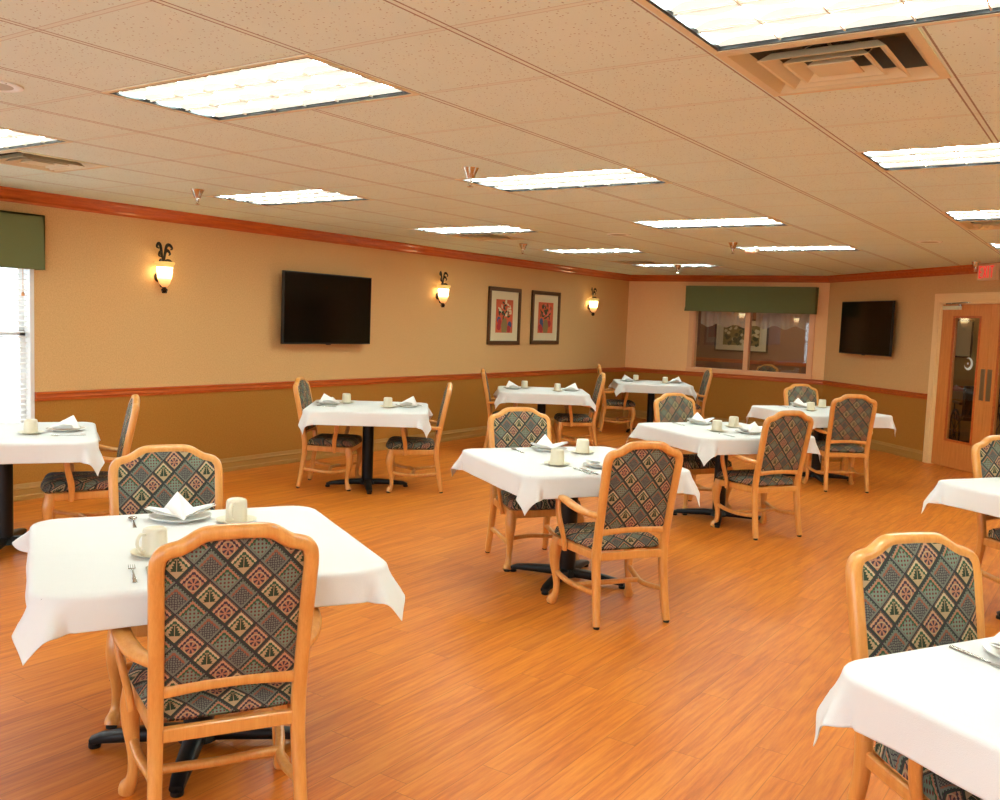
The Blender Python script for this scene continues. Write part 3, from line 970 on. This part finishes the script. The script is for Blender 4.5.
def sconce_build():
    o = empty('wall_sconce')
    # local: wall plane x=0, room is +x ; z origin = mid bowl
    C = (.10, 0, 0)
    g = G(); g.lathe([(0, -.13), (.022, -.125), (.05, -.095), (.068, -.04), (.074, .02), (.078, .07)], 24, C)
    g.build('glass_shade', SHADE, o, smooth=True)
    g = G(); g.lathe([(0, .055), (.018, .06), (.026, .08), (.018, .10), (0, .108)], 14, C)
    g.build('bulb', BULB, o, smooth=True)
    g = G(); g.lathe([(.076, .066), (.083, .07), (.088, .085), (.097, .095), (.10, .112), (.094, .118), (.085, .112), (.076, .08)], 28, C)
    g.build('rim', RIMG, o, smooth=True)
    g = G(); g.lathe([(0, -.185), (.012, -.183), (.022, -.165), (.02, -.15), (.026, -.142), (.012, -.13), (.02, -.124)], 14, C)
    for k in range(5):
        a = 2*PI*k/5
        g.tube([(C[0]+.01*math.cos(a), .01*math.sin(a), -.135), (C[0]+.03*math.cos(a), .03*math.sin(a), -.155), (C[0]+.018*math.cos(a), .018*math.sin(a), -.185)], (.006, .006), ref=(0,0,1), n=6)
    g.build('finial', IRON, o, smooth=True)
    g = G(); g.lathe([(.05, 0), (.048, .012), (.03, .018), (0, .018)], 20, M=Matrix.Translation((0, 0, -.03)) @ Matrix.Rotation(R(90), 4, 'Y'))
    g.tube([(.015, 0, -.03), (.04, 0, -.12), (.10, 0, -.135)], (.008, .008), ref=(0,1,0), n=8)
    g.build('wall_bracket', IRON, o, smooth=True)
    g = G()
    for sgn, hgt, out in ((1, .285, .075), (-1, .29, .08), (1, .23, .05), (-1, .21, .055)):
        pts = cr([(C[0], 0, .09), (C[0]-.02, sgn*.012, .16), (C[0]-.02, sgn*out*.45, hgt-.015), (C[0]-.01, sgn*out*.85, hgt), (C[0], sgn*(out+.012), hgt-.03), (C[0]+.005, sgn*out*.85, hgt-.045)], 5)
        n_ = len(pts)
        g.tube(pts, [(.006+.011*math.sin(PI*min(1, i/(n_-1)*1.05)), .004) for i in range(n_)], ref=(1,0,0), n=8)
    for sgn in (1, -1):
        pts = cr([(C[0]-.03, 0, .10), (C[0]-.01, sgn*.03, .135), (C[0]+.01, sgn*.06, .13), (C[0]+.02, sgn*.075, .10)], 5)
        g.tube(pts, [(.012, .004)]*len(pts), ref=(1,0,0), n=8)
    g.build('leaf_finial', IRON, o, smooth=True)
    return o
pc = sconce_build()
for k, (y, z, lab) in enumerate(((5.19, 1.90, 'lit amber wall sconce with dark leaf ironwork, nearest to the left window'),
                                 (9.27, 1.91, 'lit amber wall sconce between the television and the framed prints'),
                                 (13.22, 1.91, 'lit amber wall sconce right of the framed prints near the corner'))):
    o = pc if k == 0 else copy_tree(pc)
    o.location = (XW, y, z); o.scale = (.9, .9, .92)
    tag(o, lab, 'wall sconce', 'wall sconces on the left wall')

def exit_sign():
    c = P0+DS*3.585-DN*.01
    o = empty('exit_sign', (c.x, c.y, 2.375), R(-45), 'white EXIT sign with red lit letters above the double door', 'exit sign')
    W, Hh = .31, .19
    g = G(); g.box(-W/2, W/2, -.11, -.06, -Hh/2, Hh/2); g.build('housing', plain('ivory_sign_plastic', lin(226,200,158), .5), o, bevel=.006)
    g = G(); g.box(-.06, .06, -.06, 0, -.05, .05); g.build('mounting_canopy', LTAN, o)
    g = G()
    hh, st = .068, .0135
    def bar(x0, z0, x1, z1, t=st):
        d = Vector((x1-x0, 0, z1-z0)); L = d.length; an = math.atan2(d.z, d.x)
        M_ = Matrix.Translation(((x0+x1)/2, -.1105, (z0+z1)/2)) @ Matrix.Rotation(-an, 4, 'Y')
        g.box(-L/2, L/2, -.0015, .0015, -t/2, t/2, 0, M_)
    x = -.118
    bar(x, -hh, x, hh); bar(x, hh-st/2, x+.042, hh-st/2); bar(x, 0, x+.036, 0); bar(x, -hh+st/2, x+.042, -hh+st/2)
    bar(x+.066, -hh, x+.116, hh); bar(x+.066, hh, x+.116, -hh)
    bar(x+.146, -hh, x+.146, hh)
    bar(x+.204, -hh, x+.204, hh); bar(x+.176, hh-st/2, x+.232, hh-st/2)
    g.build('letters', EXITR, o)
exit_sign()

def wheelchair():
    o = empty('wheelchair', (-1.72, 14.36, 0), R(20), 'dark wheelchair with spoked wheels parked in the hallway behind the door glass', 'wheelchair')
    for s in (-1, 1):
        g = G(); rr = .30
        g.tube([(s*.26, rr*math.cos(2*PI*k/32), .30+rr*math.sin(2*PI*k/32)) for k in range(32)], (.018, .014), ref=(1,0,0), n=8, closed=True)
        w_ = g.build('wheel', BLACKP, o, smooth=True)
        g = G()
        for k in range(10):
            a = 2*PI*k/10
            g.tube([(s*.26, .02*math.cos(a), .30+.02*math.sin(a)), (s*.26, .29*math.cos(a), .30+.29*math.sin(a))], (.008, .006), ref=(1,0,0), n=6)
        g.lathe([(.03, -.02), (.03, .02)], 12, M=Matrix.Translation((s*.26, 0, .30)) @ Matrix.Rotation(R(90), 4, 'Y'))
        g.build('spokes', BLACKP, w_)
        g = G(); g.tube([(s*.2, .42+.07*math.cos(2*PI*k/16), .085+.07*math.sin(2*PI*k/16)) for k in range(16)], (.014, .014), ref=(1,0,0), n=8, closed=True)
        g.build('caster', BLACKP, o, smooth=True)
        g = G(); g.tube(cr([(s*.22, .42, .12), (s*.22, .40, .45), (s*.22, -.18, .48), (s*.22, -.2, .9), (s*.22, -.32, .93)], 5), (.012, .012), ref=(1,0,0), n=8)
        g.build('side_frame', BLACKM, o, smooth=True)
        g = G(); g.tube([(s*.24, .22, .70), (s*.24, -.18, .70)], (.03, .02), ref=(0,0,1), n=8); g.tube([(s*.24, .2, .70), (s*.23, .2, .46)], (.01, .01), ref=(1,0,0), n=8)
        g.build('armrest', BLACKP, o, smooth=True)
    g = G(); g.box(-.21, .21, -.18, .28, .46, .52); g.build('seat', BLACKP, o, bevel=.02)
    g = G(); g.box(-.21, .21, -.22, -.16, .52, .95); g.build('backrest', BLACKP, o, bevel=.02)
    g = G(); g.box(-.17, .17, .42, .56, .10, .12); g.build('footrest', BLACKM, o)
wheelchair()

# ------------------------------------------------------------------ dining chair
def back_y(z):
    t = (z-.42)/.58
    return -.215-.112*max(t, 0)**1.15 if z > .42 else -.215-.052*((.42-z)/.42)**1.6
def make_chair():
    o = empty('dining_chair')
    # rear legs
    for s in (-1, 1):
        pts = cr([(s*.214, back_y(0), .012), (s*.211, back_y(.1), .1), (s*.207, back_y(.22), .22), (s*.205, -.214, .33), (s*.205, back_y(.42), .425)], 5)
        g = G(); g.tube(pts, [(.0185+.004*min(1, q[2]/.4), .020+.003*min(1, q[2]/.4)) for q in pts], ref=(0,1,0), p=3.4)
        lg = g.build('leg', CHAIRW, o, smooth=True)
        g = G(); g.lathe([(.015, 0), (.0165, .002), (.0165, .013)], 14, (s*.214, back_y(0), 0)); g.build('glide', RUBBER, lg, smooth=True)
    # front cabriole legs
    for s in (-1, 1):
        base = [(0, .0, .392, .029), (.004, .006, .35, .034), (.010, .016, .295, .0335), (.010, .013, .235, .0275), (.003, .000, .16, .0205), (.002, -.008, .10, .018), (.008, -.003, .055, .020), (.018, .010, .028, .0275), (.022, .018, .010, .0265)]
        pts = cr([(s*(.232+a), .195+b, z, r) for a, b, z, r in base], 4)
        g = G(); g.tube(pts, [(q[3], q[3]) for q in pts], ref=(0,1,0), p=2.3, n=14)
        lg = g.build('leg', CHAIRW, o, smooth=True)
        g = G(); g.lathe([(.019, 0), (.020, .002), (.020, .010)], 14, (s*.254, .211, 0)); g.build('glide', RUBBER, lg, smooth=True)
    # back frame ring
    half = [(.205, .42), (.206, .55), (.209, .70), (.212, .82), (.213, .875), (.209, .908), (.196, .928), (.176, .936), (.152, .942), (.128, .955), (.105, .970), (.08, .9785), (.04, .981), (0, .9815)]
    hc = cr(half, 4)
    ring = [(x, back_y(z), z) for x, z in hc]+[(-x, back_y(z), z) for x, z in hc[::-1][1:]]
    g = G(); g.tube(ring, (.0225, .0225), ref=(0, 1, -.18), p=2.8, n=14)
    g.build('back_frame', CHAIRW, o, smooth=True)
    g = G()
    pts = cr([(-.2, back_y(.50), .503), (-.1, back_y(.51), .513), (0, back_y(.515), .517), (.1, back_y(.51), .513), (.2, back_y(.50), .503)], 4)
    g.tube(pts, (.019, .012), ref=(0, 1, -.18), p=3, n=12)
    g.build('back_rail', CHAIRW, o, smooth=True)
    # padded back
    inner = cr([(0, .963), (.04, .962), (.078, .960), (.098, .952), (.122, .936), (.148, .924), (.172, .918), (.186, .908), (.192, .888)], 5)
    def ztop(x):
        x = abs(x)
        for (x0, z0), (x1, z1) in zip(inner, inner[1:]):
            if x0 <= x <= x1: return z0+(z1-z0)*(x-x0)/max(x1-x0, 1e-6)
        return inner[-1][1]
    g = G()
    for side in (1, -1):
        def fn(u, v):
            s = 2*u-1
            x = s*.192
            zb, zt = .524, ztop(x)
            z = zb+(zt-zb)*v
            wd = .186+.006*(z-.55)/.35
            dome = (1-abs(s)**5)*(1-abs(2*v-1)**7)
            if side > 0:   # the front pad laps over the frame
                z = zb+(zt+.016-zb)*v; wd += .008
                return (s*wd, back_y(z)+.0195+.014*dome, z)
            return (s*wd, back_y(z)-(.004+.016*dome), z)
        g.grid(fn, 28, 24)
    g.build('backrest', TAPE, o, smooth=True, uvf=lambda c: (c.x+.05, c.z-.043))
    # seat cushion
    g = G()
    def so(th, inset=0.0):
        pass
    def seat_fn(top):
        def fn(u, v):
            a = 2*u-1; b = 2*v-1
            # square -> rounded trapezoid
            y = .02+b*.222
            wd = .207+.054*v
            k = 1-.07*abs(a)**6*abs(b)**6
            x = a*wd*k
            y = .02+b*.222*k + .014*(1-a*a)*(1 if b > 0 else 0)*max(b, 0)
            e_ = max(abs(a), abs(b))
            h = (1-e_**6)
            if top: z = .410+.055*h**.55+.006*(1-a*a)*(1-b*b)
            else: z = .410-.022*h**.5
            return (x, y, z)
        return fn
    g.grid(seat_fn(True), 26, 26); g.grid(seat_fn(False), 26, 26)
    g.build('seat', TAPE, o, smooth=True, uvf=lambda c: (c.x+.05, c.y*.98+c.z))
    # seat frame
    g = G()
    g.box(-.19, .19, -.228, -.200, .352, .394); g.box(-.225, .225, .200, .226, .345, .394)
    for s in (-1, 1):
        g.tube([(s*.201, -.2, .371), (s*.238, .195, .369)], (.012, .0245), ref=(0, 0, 1), p=4)
    g.build('seat_frame', CHAIRW, o, bevel=.005)
    # arms
    for s in (-1, 1):
        arm = cr([(s*.212, back_y(.60), .600), (s*.228, -.205, .598), (s*.256, -.15, .604), (s*.280, -.07, .622), (s*.288, .02, .640), (s*.286, .085, .638), (s*.284, .112, .620)], 5)
        n_ = len(arm)
        g = G(); g.tube(arm, [((.017+.012*math.sin(PI*i/(n_-1))), (.015+.003*math.sin(PI*i/(n_-1)))) for i in range(n_)], ref=(0, 0, 1), p=2.4)
        ar = g.build('armrest', CHAIRW, o, smooth=True)
        sup = cr([(s*.284, .100, .632), (s*.290, .098, .59), (s*.286, .088, .53), (s*.272, .074, .46), (s*.258, .070, .40), (s*.250, .074, .342)], 5)
        n_ = len(sup)
        g = G(); g.tube(sup, [(.0155+.005*math.sin(PI*i/(n_-1)), .012) for i in range(n_)], ref=(1, 0, 0), p=3)
        g.build('arm_support', CHAIRW, ar, smooth=True)
    # stretchers
    for s in (-1, 1):
        pts = cr([(s*.234, .185, .185), (s*.222, .10, .165), (s*.200, 0, .155), (s*.196, -.10, .160), (s*.204, -.225, .178)], 5)
        g = G(); g.tube(pts, (.0155, .0145), ref=(0, 0, 1), p=2.4); g.build('stretcher', CHAIRW, o, smooth=True)
    pts = cr([(-.198, .02, .157), (-.12, .005, .163), (0, -.012, .168), (.12, .005, .163), (.198, .02, .157)], 5)
    g = G(); g.tube(pts, (.0155, .0145), ref=(0, 0, 1), p=2.4); g.build('stretcher', CHAIRW, o, smooth=True)
    return o

CH = [  # x, y, facing angle, label
 (-2.297, 1.854, 149.9, 'wooden armchair with diamond tapestry, seen from behind at the large foreground table'),
 (-3.140, 2.315, -29.0, 'tapestry armchair facing the camera behind the large foreground table'),
 (-5.69, 3.47, 239.0, 'tapestry armchair beside the left window table, seen edge-on'),
 (-6.097, 6.212, 31.8, 'tapestry armchair on the left side of the table under the left television'),
 (-5.469, 6.632, 219.0, 'tapestry armchair on the right side of the table under the left television'),
 (-6.34, 9.50, 34.0, 'tapestry armchair left of the table below the framed prints, mostly hidden'),
 (-5.66, 10.0, 216.0, 'tapestry armchair right of the table below the framed prints'),
 (-6.36, 12.55, 32.0, 'tapestry armchair left of the far corner table'),
 (-5.49, 13.08, 214.0, 'tapestry armchair right of the far corner table, by the alcove window'),
 (-3.213, 5.168, -35.1, 'tapestry armchair facing the camera behind the middle table'),
 (-2.307, 4.547, 146.4, 'wooden armchair with diamond tapestry, seen from behind in the middle of the room'),
 (-3.122, 7.686, -26.5, 'tapestry armchair facing the camera behind the table right of the middle one'),
 (-2.371, 7.193, 148.2, 'wooden armchair seen from behind, second back view going away on the right'),
 (-2.878, 10.622, -36.0, 'tapestry armchair facing the camera below the alcove window sill, right of middle'),
 (-2.429, 9.852, 127.0, 'wooden armchair seen from behind below the right television, farthest back view'),
 (-.37, 6.31, -36.0, 'tapestry armchair behind the table cut by the right edge'),
 (-.255, 2.78, -40.0, 'large tapestry armchair behind the table in the bottom right corner'),
]
pch = make_chair()
for k, (x, y, a, lab) in enumerate(CH):
    o = pch if k == 0 else copy_tree(pch)
    o.location = (x, y, 0); o.rotation_euler = (0, 0, R(a-90))
    tag(o, lab, 'chair', 'tapestry armchairs at the dining tables')
oc = copy_tree(pch); oc.location = (-5.5, 16.2, 0); oc.rotation_euler = (0, 0, R(250-90))
tag(oc, 'armchair back just visible through the alcove window glass', 'chair', 'furniture of the room behind the window')

# ------------------------------------------------------------------ tables
TABLES = [  # key, x, y, top rotation, base rotation, words
 ('T1', -5.95, 3.08, 59, 45, 'beside the left window'),
 ('T2', -2.715, 2.105, 61, 42, 'at the lower left, nearest the camera'),
 ('T3', -5.81, 6.38, 39, 46, 'under the left television'),
 ('T4', -6.00, 9.75, 35, 46, 'below the pair of framed prints'),
 ('T5', -5.93, 12.78, 32, 50, 'in the far corner by the alcove window'),
 ('T6', -2.80, 4.93, 57, 10, 'in the middle of the room'),
 ('T7', -2.77, 7.42, 57, 20, 'right of and behind the middle one'),
 ('T8', -2.74, 10.22, 52, 30, 'in front of the angled wall television'),
 ('T9', -.16, 6.05, 57, 20, 'cut by the right edge'),
 ('T10', .17, 2.56, 60, 20, 'in the bottom right corner'),
]
def make_table():
    o = empty('dining_table')
    g = G(); g.box(-.52, .52, -.52, .52, .722, .755); g.build('tabletop', plain('dark_laminate', lin(92,66,44), .5), o, bevel=.01)
    g = G(); g.lathe([(.052, .04), (.052, .70)], 24); g.box(-.17, .17, -.17, .17, .70, .721)
    g.lathe([(.075, .03), (.07, .055), (.055, .07), (.052, .075)], 24)
    g.build('pedestal', BLACKM, o, smooth=True)
    for k in range(4):
        a = R(90*k)
        M_ = Matrix.Rotation(a, 4, 'Z')
        pts = [(.03, 0, .052), (.12, 0, .052), (.25, 0, .044), (.34, 0, .036), (.375, 0, .026)]
        g = G(); g.tube(pts, [(.026, .034), (.025, .034), (.021, .031), (.016, .027), (.011, .024)], ref=(0,1,0), p=4.5, M=M_)
        ar = g.build('base_arm', BLACKM, o, smooth=True)
        g = G(); g.lathe([(.02, 0), (.022, .003), (.022, .016), (.014, .02), (.014, .028)], 14, (.362, 0, 0), M=M_)
        g.build('glide', BLACKM, ar, smooth=True)
    return o
OV = .132
def make_cloth(seed, phi4=None, ov=OV):
    rr = random.Random(seed)
    hs, rc = .536, .10
    phs = [rr.random()*6 for _ in range(8)]
    cphi = [.30+.30*rr.random() for _ in range(4)]
    if phi4: cphi = phi4
    twist = [(rr.random()-.5)*.7 for _ in range(4)]
    zt = .7585
    g = G()
    Nn = 96
    hb = hs-rc
    def pos(px, py):
        cx = max(-hb, min(hb, px)); cy = max(-hb, min(hb, py))
        ex, ey = px-cx, py-cy
        L = math.hypot(ex, ey)
        d = L-rc
        if d <= 0:
            z = zt+.0010*math.exp(-((px-.18)/.006)**2)+.0010*math.exp(-((py+.02)/.006)**2)
            return (px, py, z)
        nx, ny = ex/L, ey/L
        th = math.atan2(abs(ey), abs(ex))
        corner = math.sin(2*th)
        ci = (0 if px > 0 else 1)+(0 if py > 0 else 2)
        if abs(ex) >= abs(ey): s_ = py; si = 0 if px > 0 else 1
        else: s_ = px; si = 2 if py > 0 else 3
        ph = .06+.05*math.sin(s_*6+phs[si])+.03*math.sin(s_*15+phs[si+4])
        # hem swings in beside each corner, then out at the point
        near = max(0, min(1, (abs(s_)-.30)/.2))
        ph += .10*near
        phi = ph+(cphi[ci]-ph)*corner**1.3 - .30*math.sin(2*math.pi*min(corner, 1))*(.6 if corner > 0 else 0)*min(1, d/.1)
        phi = max(-.05, phi)
        w_ = twist[ci]*corner*min(1, d/.2)
        nx, ny = nx*math.cos(w_)-ny*math.sin(w_), nx*math.sin(w_)+ny*math.cos(w_)
        r0 = .016
        if d < r0*1.57:
            a = d/r0
            ho, dr = r0*math.sin(a)*.9, r0*(1-math.cos(a))
        else:
            ho = r0*.9+(d-r0*1.57)*math.sin(phi); dr = r0+(d-r0*1.57)*math.cos(phi)
        bx, by = cx+ex/L*rc, cy+ey/L*rc
        return (bx+nx*max(ho, .002), by+ny*max(ho, .002), zt-dr)
    # denser sampling near the edge
    def mapc(t):
        a = 2*t-1; s = math.copysign(1, a); a = abs(a)
        if a < .45: return s*a/.45*(hs-.05)
        if a < .60: return s*(hs-.05+(a-.45)/.15*.075)
        return s*(hs+.025+(a-.60)/.40*(ov-.025))
    g.grid(lambda u, v: pos(mapc(u), mapc(v)), Nn, Nn)
    o = g.build('tablecloth', LINEN, None, smooth=True, solid=.0022)
    for p_ in o.data.polygons: p_.use_smooth = True
    return o
TB = {}
# how far each corner of a cloth kicks out: far, left, right, near
PHI = dict(T1=(.3, .3, .25, .3), T2=(.5, .95, .52, .5), T6=(.4, .5, .35, .25), T10=(.3, .30, .3, .3), T9=(.4, .42, .4, .4),
           T3=(.6, .45, .2, .12), T7=(.4, .5, .28, .3), T8=(.3, .25, .2, .3))
pt = make_table()
for k, (key, x, y, a, ab, words) in enumerate(TABLES):
    o = pt if k == 0 else copy_tree(pt)
    o.location = (x, y, 0); o.rotation_euler = (0, 0, R(ab))
    for ch in o.children:
        if ch.name.startswith('tabletop'): ch.rotation_euler = (0, 0, R(a-ab))
    tag(o, 'black pedestal dining table '+words, 'table', 'pedestal dining tables')
    c = make_cloth(100+k, PHI.get(key), .113 if key == 'T2' else OV)
    c.location = (x, y, 0); c.rotation_euler = (0, 0, R(a))
    tag(c, 'white tablecloth draped over the table '+words, 'tablecloth', 'white tablecloths')
    TB[key] = (x, y, a, words)
ob = copy_tree(pt); ob.location = (-4.9, 15.9, 0); ob.rotation_euler = (0, 0, .4)
tag(ob, 'pedestal table in the room behind the alcove window', 'table', 'furniture of the room behind the window')
cb = make_cloth(300); cb.location = (-4.9, 15.9, 0); cb.rotation_euler = (0, 0, .4)
tag(cb, 'white tablecloth seen dimly through the alcove window', 'tablecloth', 'furniture of the room behind the window')

# ------------------------------------------------------------------ place settings
ZT = .7605
def make_plate():
    g = G(); g.lathe([(0, .004), (.062, .004), (.07, .001), (.072, 0), (.075, .003), (.09, .009), (.118, .016), (.1185, .018), (.116, .0185), (.088, .0125), (.07, .0075), (0, .007)], 40)
    return g.build('dinner_plate', CHINA, None, smooth=True)
def make_saucer():
    g = G(); g.lathe([(0, .004), (.035, .004), (.04, 0), (.043, .002), (.06, .008), (.077, .013), (.078, .0152), (.075, .0155), (.05, .0085), (.042, .006), (0, .006)], 36)
    return g.build('saucer', IVORY, None, smooth=True)
def make_mug():
    o = empty('coffee_mug')
    # upside down: rim below
    prof = [(.0425, 0), (.0435, .003), (.0425, .008), (.041, .05), (.0395, .078), (.037, .085), (.030, .088), (.028, .0865), (0, .0865)]
    g = G(); n = 48
    vs = []
    for r, z in prof:
        for k in range(n):
            a = 2*PI*k/n
            rb = r*(1+(.012*math.cos(12*a) if .008 <= z <= .08 else 0))
            vs.append((rb*math.cos(a), rb*math.sin(a), z))
    fs = [(i*n+k, i*n+(k+1) % n, (i+1)*n+(k+1) % n, (i+1)*n+k) for i in range(len(prof)-1) for k in range(n)]
    g.add(vs, fs)
    g.lathe([(.0425, 0), (.039, .001), (.038, .05), (.034, .08), (0, .082)], n)
    g.build('cup_body', IVORY, o, smooth=True)
    g = G(); pts = cr([(.038, 0, .070), (.055, 0, .074), (.069, 0, .058), (.070, 0, .038), (.058, 0, .020), (.039, 0, .014)], 5)
    g.tube(pts, (.004, .0065), ref=(0,1,0), n=10)
    g.build('handle', IVORY, o, smooth=True)
    return o
def make_napkin(seed=0):
    rr = random.Random(seed)
    j = lambda s=.006: (rr.random()-.5)*s
    A = Vector((j(), .105, .010)); Pk = Vector((j(.02), -.05+j(), .098+j(.012)))
    g = G()
    def strip(c0, c1, e0, e1, n=8, m=6, sag=.01):
        # ruled sheet between edge c0->c1 and e0->e1
        def fn(u, v):
            a = c0.lerp(c1, u); b = e0.lerp(e1, u); q = a.lerp(b, v)
            q = q+Vector((0, 0, -sag*math.sin(PI*v)*math.sin(PI*u)))
            return tuple(q)
        g.grid(fn, n, m)
    for s in (-1, 1):
        B = Vector((s*.062, -.085, .014)); 
        strip(A, Pk, A+Vector((s*.002, -.004, 0)), B, sag=-.006)
        # wing: narrow folded band flying out to the side
        W0 = Vector((s*.135, .012+j(), .046+j())); W1 = Vector((s*.118, -.040+j(), .034))
        C0 = Vector((0, .085, .012)); C1 = Vector((0, -.045, .014))
        strip(C0, C1, W0, W1, sag=.012)
        strip(C0+Vector((0,0,.004)), C1+Vector((0,0,.004)), W0+Vector((-s*.006,0,.006)), W1+Vector((-s*.006,0,.006)), sag=.010)
    strip(Vector((-.062, -.085, .014)), Pk, Vector((.062, -.085, .014)), Pk, sag=0)
    o = g.build('napkin', NAPK, None, smooth=False, solid=.0016)
    return o
def make_fork():
    g = G()
    pts = cr([(0, -.10, .0035, .0075), (0, -.05, .003, .006), (0, .02, .004, .0032), (0, .045, .006, .004), (0, .058, .004, .0105), (0, .066, .003, .012)], 5)
    g.tube(pts, [(q[3], .0012) for q in pts], ref=(0,0,1), n=8)
    for k in range(4):
        x = -.0095+k*.0063
        g.tube([(x, .064, .003), (x, .085, .0035), (x, .100, .007)], [(.0016, .001), (.0014, .001), (.0006, .0008)], ref=(0,0,1), n=6)
    return g.build('fork', STEEL, None, smooth=True)
def make_knife():
    g = G()
    pts = cr([(0, -.11, .003, .0075), (0, -.05, .003, .008), (0, .0, .003, .0055), (0, .012, .003, .005)], 5)
    g.tube(pts, [(q[3], .0028) for q in pts], ref=(0,0,1), n=8)
    g.add([(-.005, .01, .002), (.005, .01, .002), (.011, .03, .002), (.011, .09, .002), (.004, .115, .002), (-.004, .10, .002), (-.005, .01, .0036), (.005, .01, .0036), (.011, .03, .0030), (.011, .09, .0030), (.004, .115, .0030), (-.004, .10, .0036)],
          [(0,1,2,3,4,5), (11,10,9,8,7,6)]+[(k, (k+1) % 6, 6+(k+1) % 6, 6+k) for k in range(6)])
    return g.build('knife', STEEL, None, smooth=True)
def make_spoon():
    g = G()
    pts = cr([(0, -.09, .003, .007), (0, -.04, .003, .005), (0, .02, .005, .003), (0, .042, .006, .0035)], 5)
    g.tube(pts, [(q[3], .0012) for q in pts], ref=(0,0,1), n=8)
    def fn(u, v):
        a = 2*PI*u; r = v
        return (.0165*r*math.cos(a), .065+.026*r*math.sin(a), .0015+.0065*r*r)
    g.grid(fn, 20, 6)
    o = g.build('spoon', STEEL, None, smooth=True, solid=.001)
    return o
SHORT = dict(T1='left window table', T2='large lower-left table', T3='table under left television', T4='table below framed prints', T5='far corner table',
             T6='middle table', T7='table right of middle', T8='table under right television', T9='right edge table', T10='bottom right table')
PROTO = dict(plate=make_plate(), saucer=make_saucer(), mug=make_mug(), napkin=make_napkin(1), fork=make_fork(), knife=make_knife(), spoon=make_spoon())
used = set()
def place(kind, x, y, z, rz, label, cat, group):
    src = PROTO[kind]
    o = src if kind not in used else copy_tree(src)
    used.add(kind)
    o.location = (x, y, z); o.rotation_euler = (0, 0, rz)
    return tag(o, label, cat, group)
SET = [ # table, facing, seat words, items, handle angle (rel), plate offset (right), mug (fwd,right)
 ('T1', 239, 'right-hand seat', 'pmsfn', None, (-.36, .02), (-.16, -.12)),
 ('T2', -31, 'far seat', 'pmsn', 60, (-.39, .03), (-.28, -.17)),
 ('T2', 149, 'near seat', 'pmfk', 215, (-.36, .03), (-.15, -.165)),
 ('T3', 35, 'left seat', 'pmsn', None, (-.37, .0), (-.24, -.19)),
 ('T3', 218, 'right seat', 'pmkn', None, (-.36, .04), (-.18, -.10)),
 ('T4', 34, 'left seat', 'pmn', None, (-.37, .0), (-.22, -.19)),
 ('T4', 214, 'right seat', 'pmn', None, (-.36, .04), (-.18, -.10)),
 ('T5', 34, 'left seat', 'pmn', None, (-.37, .0), (-.22, -.19)),
 ('T5', 214, 'right seat', 'pmn', None, (-.36, .04), (-.18, -.10)),
 ('T6', -33, 'far seat', 'pmsn', 240, (-.37, -.02), (-.22, -.19)),
 ('T6', 147, 'near seat', 'pmfk', None, (-.31, .05), (-.20, -.20)),
 ('T7', -33, 'far seat', 'pmsn', 60, (-.37, -.03), (-.13, -.20)),
 ('T7', 147, 'near seat', 'pmf', None, (-.27, .06), (-.13, -.16)),
 ('T8', -37, 'far seat', 'pmsn', None, (-.36, -.02), (-.30, -.26)),
 ('T8', 143, 'near seat', 'pmk', None, (-.28, .05), (-.05, -.16)),
 ('T10', -33, 'far seat', 'pmkn', None, (-.375, .01), (-.2, -.25)),
]
for key, fa, seat, items, hang, po, mo in SET:
    cx, cy, ta, words = TB[key]
    f = Vector((math.cos(R(fa)), math.sin(R(fa)))); r = Vector((f.y, -f.x))
    def at(fw, rt): return (cx+f.x*fw+r.x*rt, cy+f.y*fw+r.y*rt)
    rz = R(fa-90)
    grp = ' on the white tablecloths'
    tail = ', %s, %s' % (seat, SHORT[key])
    if 'p' in items:
        x, y = at(*po)
        place('plate', x, y, ZT, 0, 'white plate'+tail, 'plate', 'dinner plates'+grp)
        place('napkin', x, y, ZT+.008, rz, 'folded white napkin on the plate'+tail, 'napkin', 'folded napkins'+grp)
    if 'm' in items:
        x, y = at(*mo)
        place('saucer', x, y, ZT, 0, 'ivory saucer under a mug'+tail, 'saucer', 'ivory saucers'+grp)
        place('mug', x, y, ZT+.0062, (rz+R(hang)) if hang is not None else math.atan2(y, x)+.25, 'upturned ivory mug'+tail, 'mug', 'upturned mugs'+grp)
    if 's' in items:
        x, y = at(-.36, .205); place('spoon', x, y, ZT, rz+R(180), 'steel spoon lying'+tail, 'spoon', 'cutlery'+grp)
    if 'f' in items:
        x, y = at(-.38, -.245) if key != 'T6' else at(-.44, -.16); place('fork', x, y, ZT, rz, 'steel fork lying'+tail, 'fork', 'cutlery'+grp)
    if 'k' in items:
        d = {'T10': (-.40, .150), 'T6': (-.44, -.12), 'T2': (-.41, -.2)}.get(key, (-.38, .17))
        x, y = at(*d); place('knife', x, y, ZT, rz, 'steel knife lying'+tail, 'knife', 'cutlery'+grp)

# unseen lamps added to brighten the rooms behind the glass
def fill_lamp(loc, size, power, name):
    l = bpy.data.lights.new(name, 'AREA'); l.shape = 'DISK'; l.size = size; l.energy = power; l.color = (1, .84, .62)
    o = bpy.data.objects.new(name, l); COL.objects.link(o); o.location = loc
fill_lamp((-5.2, 15.8, 2.4), .4, 11, 'lounge_fill')
fill_lamp((-1.4, 14.5, 2.4), .4, 6, 'corridor_fill')
